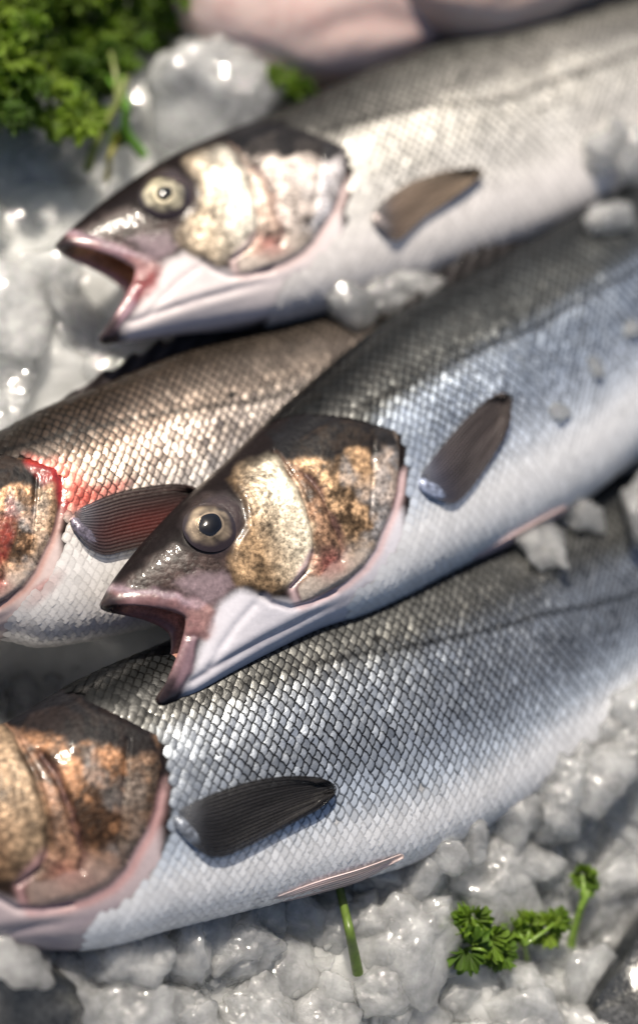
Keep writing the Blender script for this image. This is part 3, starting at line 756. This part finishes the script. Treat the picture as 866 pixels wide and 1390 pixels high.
# -- the fish at the left edge
pl = [(80, 635), (75, 682), (65, 722), (50, 760), (0, 828), (57, 662), (25, 755)]
AL = similarity([(538, 585), (538, 633), (532, 690), (511, 730), (451, 799), (505, 613), (501, 722)], pl, False)
FISH['L'] = dict(
    label='brownish sea bass with blood behind its gill, partly under the gaping fish', z0=.019, gx=0.0, gy=0.0, ws=.95, A=AL, wf=.92, rows=50, ds=15,
    pairs=head_pairs(AL, [0, 1, 2, 3]) + [((-60, 622), (0, 868)), ((0, 588), (55, 876)), ((65, 555), (120, 868)), ((150, 522), (200, 850)), ((235, 487), (285, 827)),
           ((320, 460), (365, 800)), ((405, 433), (450, 765)), ((490, 405), (535, 725)), ((580, 378), (620, 680)), ((680, 345), (715, 620)), ((790, 305), (820, 550)),
           ((900, 262), (925, 470)), ((1010, 220), (1030, 390)), ((1100, 185), (1115, 300))],
    lateral=[(0, 612), (100, 587), (216, 562), (350, 542), (395, 530), (500, 500), (700, 440), (1100, 240)],
    pec=dict(lead=[(94, 700), (120, 684), (160, 668), (200, 660), (235, 656), (262, 660), (285, 672)],
             trail=[(100, 712), (114, 738), (140, 753), (165, 749), (195, 742), (225, 735), (250, 722), (275, 705), (288, 690)],
             cols=[(.028, .018, .018), (.036, .022, .02), (.08, .075, .10), (.12, .022, .018)]),
    blood=[(98, 668, 50, 30, .9, 1.0), (58, 640, 34, 13, .7, .85), (0, 735, 18, 60, .3, .5), (140, 668, 44, 12, -.35, .9), (60, 800, 12, 40, .8, .4)],
    dorsal_fin=(420, 800, .010, (.05, .04, .04)))
# -- the fish at the top
pt_ = [(78, 330), (143, 466), (226, 259), (322, 198), (346, 300), (372, 290), (462, 208), (452, 290), (412, 343), (330, 366), (182, 378)]
AT = similarity([(140, 812), (216, 953), (286, 715), (372, 617), (427, 745), (451, 706), (538, 585), (532, 690), (491, 770), (410, 817), (272, 867)], pt_, True)
FISH['T'] = dict(
    label='pale cream sea bass with gaping pink mouth lying beside the parsley', z0=.031, gx=0.0, gy=0.0, ws=.92, A=AT, du=3.0, nt=150, wf=.95, eye=1.0, pupil=.34,
    pairs=[((78, 328), (143, 466)), ((108, 300), (195, 460)), ((155, 263), (250, 451)), ((215, 223), (310, 445)), ((280, 192), (370, 438)), ((345, 167), (430, 424)),
           ((410, 140), (490, 408)), ((480, 108), (560, 390)), ((555, 80), (630, 366)), ((640, 52), (705, 338)), ((720, 25), (790, 300)), ((810, 0), (880, 255)),
           ((900, -30), (965, 205)), ((1000, -65), (1055, 145)), ((1100, -100), (1140, 80)), ((1200, -135), (1225, 10)), ((1290, -165), (1305, -70))],
    lateral=[(433, 178), (500, 160), (580, 142), (680, 135), (760, 105), (866, 70), (1000, 20), (1250, -80)],
    pec=dict(lead=[(505, 288), (525, 268), (555, 248), (590, 235), (620, 228), (645, 226), (655, 231)],
             trail=[(509, 298), (522, 317), (540, 326), (558, 312), (580, 292), (605, 276), (628, 260), (648, 244), (656, 235)],
             cols=[(.16, .115, .09), (.17, .13, .095), (.12, .10, .10)]),
    blood=[(200, 388, 16, 30, .5, .55)], warm=0,
    dorsal_fin=(520, 800, .008, (.06, .055, .05)))

def variant(**k):
    d = dict(BASE); d.update(k); return d
ST = dict(
    M=variant(tsh=.08, seed=1.0, root=(.30, .34, .46)),
    B=variant(seed=20.0, root=(.20, .22, .26), opercle=c3(.115, .058, .030), cheek=c3(.12, .07, .04), cheek2=c3(.20, .14, .09), flap=c3(.12, .09, .07), jaw=c3(.42, .35, .37), membrane=c3(.34, .20, .20), subop=c3(.26, .19, .165), red=.2, upper=c3(.10, .10, .095), mid=c3(.31, .34, .385), low=c3(.50, .56, .65)),  # rust-brown head, its colours darkened further for the shade lying on it
    L=variant(tsh=.14, seed=40.0, root=(.17, .15, .19), dorsal=c3(.05, .04, .032), upper=c3(.15, .12, .10), mid=c3(.35, .305, .275), low=c3(.70, .66, .63), belly=c3(.82, .79, .77), opercle=c3(.28, .16, .09), jaw=c3(.62, .5, .48), flap=c3(.3, .22, .15), membrane=c3(.42, .24, .21), red=.8),
    T=variant(tsh=.08, seed=60.0, root=(.30, .26, .25), dorsal=c3(.08, .08, .075), upper=c3(.26, .25, .23), mid=c3(.74, .71, .65), low=c3(.78, .75, .71), belly=c3(.82, .78, .76), cheek=c3(.42, .34, .25), cheek2=c3(.68, .63, .54),
              opercle=c3(.36, .31, .28), flap=c3(.50, .50, .55), preop=c3(.34, .24, .19), jaw=c3(.80, .72, .72), lip=c3(.36, .19, .19), membrane=c3(.68, .52, .50), mouth=c3(.45, .25, .14), throat=c3(.3, .12, .06), iris=c3(.85, .75, .52), metal=.5))
LF = {}
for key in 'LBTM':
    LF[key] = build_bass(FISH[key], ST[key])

eye_px = np.array([286.0, 715.0]); foc = surf_at(eye_px, [LF['M'][2]])
cam_data.dof.focus_distance = float(foc[0])
# ------------------------------------------------------------------ bed of packed ice
GAP = on_z((90, 915), 0.0)[0]      # added hollow: sinks the ice between left and bottom fish into shade
def bed_h(x, y):
    h = .010 * (vnoise(x * 22, y * 22) - .5) + .004 * (vnoise(x * 70 + 5, y * 70) - .5) + .0040 * np.abs(vnoise(x * 150, y * 150 + 3) - .5) + .0022 * np.abs(vnoise(x * 330, y * 330) - .5) + .0010 * (vnoise(x * 480, y * 480) - .5)
    gp = np.exp(-(((np.asarray(x) - GAP[0]) / .040) ** 2 + ((np.asarray(y) - GAP[1]) / .020) ** 2))
    return h - .034 * gp + .013 * sm(-np.asarray(y) + .2 * np.asarray(x), .045, .11)
gx = np.concatenate([np.linspace(-1.0, -.26, 30)[:-1], np.arange(-.26, .30, .0022), np.linspace(.30, 1.0, 30)])
gy = np.concatenate([np.linspace(-1.0, -.30, 30)[:-1], np.arange(-.30, .36, .0022), np.linspace(.36, 1.0, 30)])
X, Y = np.meshgrid(gx, gy, indexing='ij')
bed = link('ice_bed', make_mesh('ice_bed', np.stack([X, Y, bed_h(X, Y)], -1).reshape(-1, 3), grid_faces(len(gx), len(gy), False), M_BED), None, kind='structure',
           label='bed of packed wet crushed ice under the fish')

# ------------------------------------------------------------------ crushed ice
def outline(key, grow=0):
    pr = np.asarray(FISH[key]['pairs'], float); poly = np.vstack([pr[:, 0], pr[::-1, 1]])
    c = pr.mean(1)
    return poly
POLY = {k: outline(k) for k in FISH}
def chunk_shape(V, seed, planes=14, power=14, rough=.05):
    r_ = np.random.default_rng(seed)
    nn = nrm(r_.normal(size=(planes, 3))); dd = r_.uniform(.62, 1.0, planes)
    c = np.maximum(V @ nn.T, 1e-3); rad = dd / c
    rad = (rad ** -power).sum(1) ** (-1 / power)
    rad = np.minimum(rad, 1.3)
    o = seed * 7.3
    rad = rad * (1 + rough * 2.2 * (vnoise(V[:, 0] * 2.3 + o, V[:, 1] * 2.3, V[:, 2] * 2.3) - .5) + rough * 1.3 * (vnoise(V[:, 0] * 6 + o, V[:, 1] * 6, V[:, 2] * 6) - .5)
                 + rough * .45 * (vnoise(V[:, 0] * 13 + o, V[:, 1] * 17, V[:, 2] * 17) - .5))
    return V * rad[:, None]
CHUNKS = [make_mesh('ice_chunk', chunk_shape(IV, i, planes=15 + i % 8, power=34 + 4 * (i % 9), rough=.09 + .05 * (i % 3)), IF, M_ICE) for i in range(12)]
def ice_chunk(P, size, label, group=None, var=None, rot=None, name='ice_chunk'):
    o = link(name, CHUNKS[random.randrange(12) if var is None else var], None, label=label, category='ice')
    if group: o['group'] = group
    o.location = P; o.scale = size
    o.rotation_euler = rot if rot is not None else (random.uniform(-.5, .5), random.uniform(-.5, .5), random.uniform(0, 6.28))
    return o
def bed_point(px, dz=0.0):
    p = on_z(px, 0.004)[0]; z = float(bed_h(p[0], p[1])) + dz
    p = on_z(px, z)[0]; return p
# single lumps that can be told apart
ice_chunk(bed_point((288, 130), .006), (.036, .029, .024), 'big pale ice block between the parsley and the pale cream fish', var=3, rot=(.2, -.1, .5))
def chunk_on(px, size, lift, label, var, rot):
    s_ = surf_at(np.array(px, float), None, 9.0)
    P = CAM + ray(px)[0] * (s_[0] - lift)
    return ice_chunk(P, size, label, None, var, rot)
chunk_on((820, 298), (.011, .008, .006), .003, 'small rough ice lump on the back of the gaping fish beside its back fin', 5, (.3, .2, .7))
for px, sz, v in (((822, 196), .0085, 7), ((848, 214), .0095, 0), ((866, 188), .0090, 4), ((838, 178), .0070, 8), ((812, 222), .0055, 10), ((862, 236), .0070, 1)):
    o = chunk_on(px, (sz, sz * .85, sz * .5), .0012, 'slushy ice clot melting on the belly of the pale cream fish', v, (rng.uniform(-.3, .3), rng.uniform(-.3, .3), rng.uniform(0, 6)))
    o['group'] = 'ice clots on the pale cream fish belly'
chunk_on((868, 690), (.014, .011, .007), .004, 'smooth clear ice slab leaning on the belly of the gaping fish', 9, (.5, .3, 1.2))
chunk_on((728, 732), (.013, .010, .006), .002, 'grey slushy ice lump on the back of the large bottom fish', 2, (.1, .2, 1.9))
chunk_on((790, 700), (.010, .008, .005), .002, 'dull ice lump wedged between the gaping fish and the fish below', 11, (.3, -.2, .4))
for px, sz, lab, v in (((762, 560), .0050, 'thin ice flake melting on the silver flank above the grey side fin', 1), ((812, 500), .0045, 'little round ice flake high on the flank beside the dark side line', 4),
                       ((858, 446), .0048, 'watery ice flake on the flank close to the dark side line', 6)):
    chunk_on(px, (sz, sz * .8, sz * .22), .0006, lab, v, (0, 0, 1.0))
for px, sz, v in (((478, 412), .012, 0), ((520, 402), .013, 8), ((565, 388), .011, 10)):
    o = chunk_on(px, (sz, sz * .7, sz * .55), .002, 'slushy ice lump wedged between the pale cream fish and the brownish fish', v, None)
    o['group'] = 'ice lumps wedged between the two upper fish'
    o.rotation_euler = (random.uniform(-.3, .3), random.uniform(-.3, .3), .4)

# heaped loose ice: lumps fill the open bed round the fish
def free(px, margin=-14):
    q = np.array([px], float)
    return all(sdf(q, POLY[k])[0] > margin for k in POLY)
def by_landmark(px, r_, marks, rest):
    """say which heap a lump belongs to and how big it is"""
    best = min(marks, key=lambda m: pdist(np.array([px], float), m[0])[0] - m[1])
    where = best[2] if pdist(np.array([px], float), best[0])[0] < best[1] else rest
    size = 'big' if r_ > .0125 else ('small' if r_ < .0075 else 'middling')
    return '%s rough ice lump %s' % (size, where), '%s ice lumps %s' % (size, where)
LOW_MARKS = [([(465, 1200), (480, 1310)], 70, 'beside the thick green stem'), ([(605, 1250), (690, 1275), (740, 1255)], 75, 'around the curly parsley leaves'),
             ([(790, 1190), (772, 1310)], 55, 'beside the pale parsley stalk'), ([(826, 1302), (880, 1236)], 70, 'against the dark fish head'),
             ([(0, 1280), (100, 1306), (138, 1352)], 80, 'against the dark speckled snout'), ([(216, 1262), (433, 1208), (583, 1170)], 45, 'tucked under the belly of the large bottom fish'),
             ([(643, 1130), (713, 1080), (803, 995), (900, 900)], 80, 'heaped at the tail side of the large bottom fish')]
TOP_MARKS = [([(0, 160), (120, 170), (200, 150)], 80, 'at the edge of the parsley bunch'), ([(78, 330), (143, 466)], 110, 'in front of the pale cream fish mouth'),
             ([(0, 880), (120, 900), (180, 900)], 90, 'in the gap below the brownish fish belly'), ([(0, 570), (150, 500), (220, 480)], 70, 'along the back of the brownish fish')]
n_b = 0
STALKS = [[(465, 1200), (480, 1300), (492, 1400)], [(605, 1235), (660, 1262), (760, 1250)], [(792, 1190), (775, 1310)], [(640, 1290), (655, 1370)]]
cand = []
for y in np.arange(930, 1440, 38):
    for x in np.arange(-40, 930, 44):
        cand.append((x + rng.uniform(-15, 15), y + rng.uniform(-14, 14)))
for px in cand:
    if not free(px): continue
    if px[1] < 1180 and px[0] < 500: continue
    nearst = min(pdist(np.array([px]), st)[0] for st in STALKS)
    if nearst < 16: continue
    r_ = float(np.clip(rng.lognormal(math.log(.0098), .42), .005, .021))
    r_ = min(r_, .004 + nearst * .00022)
    dz = rng.uniform(-.006, .001)
    dB = sdf(np.array([px]), POLY['B'])[0]
    right = sm(np.array([px[0]]), 520, 720)[0]
    dz += .017 * right * math.exp(-max(dB, 0) / 70.0)
    o = ice_chunk(bed_point(px, dz), (r_ * rng.uniform(.9, 1.3), r_ * rng.uniform(.8, 1.1), r_ * rng.uniform(.55, .85)), *by_landmark(px, r_, LOW_MARKS, 'in the open heap below the large bottom fish'))
    n_b += 1
# a few lumps pushed up against the belly of the bottom fish at the right
for px, r_ in (((640, 1140), .010), ((690, 1105), .012), ((735, 1070), .013), ((780, 1030), .014), ((825, 985), .015), ((866, 950), .015), ((610, 1165), .009), ((760, 1090), .014), ((810, 1060), .016), ((858, 1010), .015)):
    p = bed_point(px, .016); ice_chunk(p, (r_, r_ * .8, r_ * .7), ('wide' if r_ > .0125 else 'smaller') + ' ice lump pushed up against the belly of the large bottom fish', 'ice lumps banked on the bottom fish belly')
cand = [(x + rng.uniform(-22, 22), y + rng.uniform(-20, 20)) for y in np.arange(-40, 1000, 66) for x in np.arange(-90, 480, 72)]
for px in cand:
    if not free(px, 6): continue
    if px[1] < 200 and px[0] > 120 and px[0] < 420: continue
    r_ = float(np.clip(rng.lognormal(math.log(.012), .4), .005, .024))
    ice_chunk(bed_point(px, -.004), (r_ * 1.3, r_, r_ * .42), *by_landmark(px, r_, TOP_MARKS, 'on the open slush around the fish heads'))
# fine grains between the lumps
def grains():
    Vs, Fs, n0 = [], [], 0
    shapes = [chunk_shape(IV3, 40 + i, 9, 30, .12) for i in range(6)]
    px = np.stack([rng.uniform(-150, 1030, 14000), rng.uniform(-80, 1540, 14000)], 1)
    ok = np.ones(len(px), bool)
    for key in POLY: ok &= ~inside(px, POLY[key])
    ok &= px[:, 1] > 900 + rng.normal(0, 60, len(px))
    px = px[ok][:500]; P = on_z(px, .004); P[:, 2] = bed_h(P[:, 0], P[:, 1]) + rng.uniform(0, .002, len(P))
    for k, p in enumerate(P):
        r_ = rng.uniform(.0008, .0024) ; a = rng.uniform(0, 6.28); ca, sa = math.cos(a), math.sin(a)
        v = shapes[k % 6] * r_ * [rng.uniform(.9, 1.8), 1, rng.uniform(.35, .8)]; v = np.stack([v[:, 0] * ca - v[:, 1] * sa, v[:, 0] * sa + v[:, 1] * ca, v[:, 2]], 1) + p
        Vs.append(v); Fs.append(IF3 + n0); n0 += len(v)
    return np.vstack(Vs), np.vstack(Fs)
gv, gf = grains()
link('ice_grains', make_mesh('ice_grains', gv, gf, M_BED, None, False), None, kind='stuff', label='fine wet ice grains strewn between the lumps', category='ice')

# ------------------------------------------------------------------ parsley
def ruffled_leaf(seed):
    """a parsley leaf: toothed, frilled leaflets on short stalks, spread like a hand"""
    r_ = np.random.default_rng(seed); Vs, Fs, Cs, n0 = [], [], [], 0
    for k in range(11):
        az = k * 2.4 + r_.uniform(-.4, .4); el = r_.uniform(-.15, .75) + .5 * (k > 7); ln = r_.uniform(.45, 1.0)
        ax = np.array([math.cos(az) * math.cos(el), math.sin(az) * math.cos(el), math.sin(el)])
        sd = nrm(np.cross(ax, [0, 0, 1.0])); up = np.cross(sd, ax); tw = r_.uniform(-.5, .5)
        sd, up = sd * math.cos(tw) + up * math.sin(tw), up * math.cos(tw) - sd * math.sin(tw)
        nr, na = 6, 43; tone = r_.uniform(.7, 1.3)
        for i in range(nr):
            f = i / (nr - 1)
            for j in range(na):
                g = j / (na - 1); an = (g - .5) * 2.5
                tooth = 1 - f ** 2 * (.42 * abs(math.sin(g * 3 * math.pi)) ** .6 * 0 + .34 * (1 - abs(math.sin(g * 3 * math.pi + .0))) + .16 * (1 - abs(math.sin(g * 9 * math.pi))))
                ruff = .13 * f ** 1.6 * math.sin(g * 2 * math.pi * 5 + k) + .10 * f * math.sin(g * 2 * math.pi * 2 + seed)
                rad = .85 * f * tooth * ln * (1 - .25 * abs(an) / 1.25)
                Vs.append(ax * (.22 * ln + rad * math.cos(an)) + sd * rad * math.sin(an) + up * (ruff * ln - .12 * f * f))
                br = .75 + .4 * f + .12 * math.sin(g * 60)
                Cs.append(np.array([.115, .215, .016]) * br * tone)
        Fs.append(grid_faces(nr, na, False) + n0); n0 += nr * na
    return make_mesh('leaf', np.array(Vs), np.vstack(Fs), M_LEAF, {'col': np.clip(np.array(Cs), 0, 1)})
LEAVES = [ruffled_leaf(i) for i in range(6)]
def tube(path, r0, r1, seg=8):
    path = np.asarray(path, float); n = len(path); V = []
    tg = nrm(np.gradient(path, axis=0))
    s1 = nrm(np.cross(tg, [.3, .2, 1.0])); s2 = np.cross(tg, s1)
    for i in range(n):
        r = r0 + (r1 - r0) * i / (n - 1)
        for k in range(seg):
            a = 2 * math.pi * k / seg; V.append(path[i] + (s1[i] * math.cos(a) + s2[i] * math.sin(a)) * r)
    return np.array(V), grid_faces(n, seg, True)
def sprig(base, tips, label, group, leaf=.009, r=.0012, col=(.16, .26, .035), mid=None, name='parsley_sprig'):
    base = np.asarray(base, float); tips = [np.asarray(t, float) for t in tips]
    root = thing(name, tuple(base), label, 'parsley', group)
    fork = np.mean(tips, axis=0) * .5 + base * .5 if mid is None else np.asarray(mid, float)
    Vs, Fs, n0 = [], [], 0
    def add(path, a, b):
        nonlocal n0
        v, f = tube(spline(path, 8), a, b); Vs.append(v - base); Fs.append(f + n0); n0 += len(v)
    if len(tips) == 1: add([base, base * .5 + fork * .5, fork, fork * .5 + tips[0] * .5, tips[0]], r, r * .7)
    else: add([base, base * .5 + fork * .5 + rng.normal(0, .001, 3), fork], r, r * .8)
    for t in (tips if len(tips) > 1 else []): add([fork, fork * .5 + t * .5 + [0, 0, .002], t], r * (.8 if len(tips) == 1 else .7), r * (.65 if len(tips) == 1 else .4))
    V = np.vstack(Vs); C = np.tile(np.array(col), (len(V), 1)) * (.8 + .4 * rng.random((len(V), 1)))
    link('stem', make_mesh('stem', V, np.vstack(Fs), M_STEM, {'col': C}), root)
    for t in tips:
        o = link('leaf', LEAVES[random.randrange(6)], root); o.location = t - base; s_ = leaf * random.uniform(.8, 1.2)
        o.scale = (s_,) * 3; o.rotation_euler = (random.uniform(-.6, .6), random.uniform(-.6, .6), random.uniform(0, 6.28))
    return root
# the bunch at the top left
rng = np.random.default_rng(21)
spots = [(x + rng.uniform(-22, 22), y + rng.uniform(-20, 20)) for y in range(-130, 170, 46) for x in range(-115, 262, 50)]
for px in spots:
    px = np.array(px)
    if px[0] > 195 and px[1] > -25 or px[0] > 150 and px[1] > 48 or px[0] > 225 and px[1] > 15 or px[0] > 110 and px[1] > 150: continue
    z = rng.uniform(.006, .030)
    tips = [on_z(px + rng.normal(0, 26, 2), z + rng.uniform(-.006, .010))[0] for _ in range(4)]
    base = on_z(px + [rng.uniform(-50, 20), rng.uniform(-70, -10)], max(z - .012, .002))[0]
    sprig(base, tips, 'curly green parsley sprig in the leafy bunch beside the pale ice block', 'parsley bunch', leaf=.0105)
sprig(bed_point((118, 232), .012), [on_z((175, 90), .020)[0], on_z((150, 70), .024)[0]], 'parsley sprig with long bare stem reaching from the bunch onto the ice', None, leaf=.008, r=.0020, mid=on_z((160, 140), .024)[0], col=(.22, .26, .07))
sprig(bed_point((196, 212), .012), [on_z((160, 80), .018)[0], on_z((140, 100), .020)[0]], 'parsley sprig whose bright green stem ends beside the ice block', None, leaf=.008, r=.0020, mid=on_z((172, 150), .022)[0], col=(.12, .30, .02))
sprig(bed_point((145, 245), .010), [on_z((160, 185), .010)[0]], 'thin yellowish parsley stalk lying on ice above the pale fish snout', None, leaf=.005, r=.0013, mid=on_z((150, 210), .016)[0], col=(.28, .26, .05))
sprig(bed_point((420, 128), .004), [on_z((374, 102), .034)[0], on_z((396, 120), .034)[0], on_z((388, 104), .032)[0], on_z((410, 124), .033)[0]], 'little parsley sprig between the ice block and the pink fish', None, leaf=.0075)
# sprigs on the bottom ice
sprig(on_z((690, 1322), .008)[0], [on_z((628, 1262), .022)[0], on_z((640, 1246), .024)[0], on_z((662, 1272), .023)[0], on_z((636, 1288), .022)[0], on_z((675, 1290), .021)[0]],
      'curly parsley sprig half buried in ice below the large bottom fish', None, leaf=.0098, mid=on_z((664, 1294), .023)[0])
sprig(on_z((716, 1318), .008)[0], [on_z((696, 1262), .021)[0], on_z((716, 1254), .022)[0], on_z((757, 1250), .022)[0], on_z((738, 1262), .020)[0]],
      'parsley sprig with small leaves in a row on the ice', None, leaf=.0078, mid=on_z((712, 1284), .023)[0])
sprig(bed_point((772, 1310), -.004), [on_z((790, 1188), .024)[0], on_z((798, 1200), .024)[0]], 'pale parsley stalk topped by one dark leaf between ice lumps', None, leaf=.0075, r=.0017, mid=on_z((788, 1235), .022)[0], col=(.20, .32, .05))
sprig(on_z((486, 1322), .018)[0], [on_z((456, 1185), .015)[0]], 'thick bare parsley stem poking out under the large bottom fish', None, leaf=.005, r=.0019, mid=on_z((474, 1262), .029)[0], col=(.11, .17, .03))

# ------------------------------------------------------------------ neighbouring fish at the rim of the picture
def plain_fish(name, pairs, z0, wid, pig, label, seed, gx=0.0, gy=0.0, mat=M_FLESH, fin=None):
    lf = Loft(pairs, z0, gx, gy, wid, head=1e5, du=5, nt=70, nfar=30)
    root = thing(name, tuple(lf.cen(lf.L * .4) - [0, 0, .02]), label, 'fish')
    U, T = np.meshgrid(lf.us, lf.th, indexing='ij'); P = lf.pt(U, T)
    t = (1 - np.cos(T)) / 2; nz = vnoise(U / 40 + seed, T * 3); nz2 = vnoise(U / 12 + seed, T * 9)
    C = pig[0] + (pig[1] - pig[0]) * sm(t + .5 * (nz - .5), .15, .8)[..., None]
    C = C + (pig[2] - C) * (sm(nz2 * .4 + nz * .6, .5, .8) * (.25 if pig[0].max() > .1 else .6))[..., None]
    N = lf.frame(U.ravel(), T.ravel())[2].reshape(P.shape)
    fold = (pig[0].max() > .1) * (.5 * np.exp(-((T - 1.7 - .5 * np.sin(U / 90 + seed)) / .25) ** 2) + .8 * np.exp(-((T - 2.5 - .2 * np.sin(U / 60)) / .16) ** 2) * sm(U, 150, 260))
    C = C + (pig[2] * .6 - C) * (np.clip(fold, 0, 1) * .35)[..., None]
    P = P + N * ((.0012 if pig[0].max() > .1 else .0006) * (nz - .5) + (.3 if pig[0].max() > .1 else .1) * .0008 * (nz2 - .5) - .0022 * np.clip(fold, 0, 1))[..., None]
    nu, nt = U.shape
    V = np.vstack([P.reshape(-1, 3), P[0].mean(0), P[-1].mean(0)]); Cv = np.vstack([C.reshape(-1, 3), C[0, 0], C[-1, 0]])
    FX = np.tile(c4(.2, .26, .7, .6), (len(V), 1))
    F = [tuple(x) for x in grid_faces(nu, nt, True)[:, ::-1].tolist()]; i0 = nu * nt
    F += [(i0, j, (j + 1) % nt) for j in range(nt)] + [(i0 + 1, (nu - 1) * nt + (j + 1) % nt, (nu - 1) * nt + j) for j in range(nt)]
    link('body', make_mesh('body', local(V, root), F, mat, {'col': np.clip(Cv, 0, 1), 'fx': FX}), root)
    if fin:
        ridge_fin('dorsal_fin', lf, root, lf.L * .3, lf.L * .7, fin, pig[0] * .6, 12)
        tail_fin(lf, root, pig[0])
    return root, lf
pw = [(0, .004), (40, .015), (120, .023), (300, .027), (480, .022), (640, .010), (760, .004)]
pink = (c3(.46, .30, .27), c3(.66, .50, .46), c3(.50, .24, .22))
plain_fish('pink_fish', [((205, -70), (222, -25)), ((255, -120), (262, 35)), ((335, -150), (330, 80)), ((430, -160), (420, 108)), ((520, -150), (515, 102)), ((600, -130), (590, 66)),
                         ((680, -110), (650, 25)), ((760, -95), (740, -25)), ((850, -85), (840, -55))], .026, pw, pink, 'smooth pale pink fish lying behind the ice block', 3, fin=.006)
plain_fish('pink_fish', [((470, -75), (480, -25)), ((550, -125), (560, 16)), ((640, -140), (645, 46)), ((720, -140), (725, 36)), ((800, -140), (805, 4)), ((900, -140), (900, -30)),
                         ((1000, -135), (1000, -60)), ((1100, -125), (1100, -85))], .042, pw, (c3(.48, .33, .28), c3(.68, .50, .42), c3(.52, .24, .18)), 'blotchy pink fish resting above the back of the pale cream fish', 11, fin=.006)
dw = [(0, .004), (40, .012), (120, .018), (300, .023), (480, .020), (640, .010), (760, .004)]
dark = (c3(.018, .020, .022), c3(.10, .10, .10), c3(.05, .05, .045))
plain_fish('dark_fish', [((122, 1356), (120, 1385)), ((88, 1316), (96, 1440)), ((46, 1293), (54, 1490)), ((0, 1284), (-6, 1520)), ((-100, 1272), (-106, 1545)), ((-220, 1280), (-226, 1540)),
                         ((-340, 1300), (-346, 1510)), ((-470, 1330), (-474, 1460)), ((-560, 1350), (-562, 1410))], .016, dw, dark, 'dark speckled fish snout on the ice under the belly of the bottom fish', 5, mat=M_SKIN, fin=.008)
plain_fish('dark_fish', [((798, 1362), (808, 1396)), ((826, 1302), (856, 1450)), ((874, 1236), (930, 1450)), ((930, 1180), (1010, 1430)), ((1010, 1140), (1090, 1390)), ((1110, 1100), (1190, 1330)),
                         ((1220, 1070), (1290, 1270)), ((1340, 1050), (1380, 1190)), ((1440, 1040), (1460, 1120))], .020, dw, dark, 'dark fish head on the ice beside the pale parsley stalk', 9, mat=M_SKIN, fin=.008)
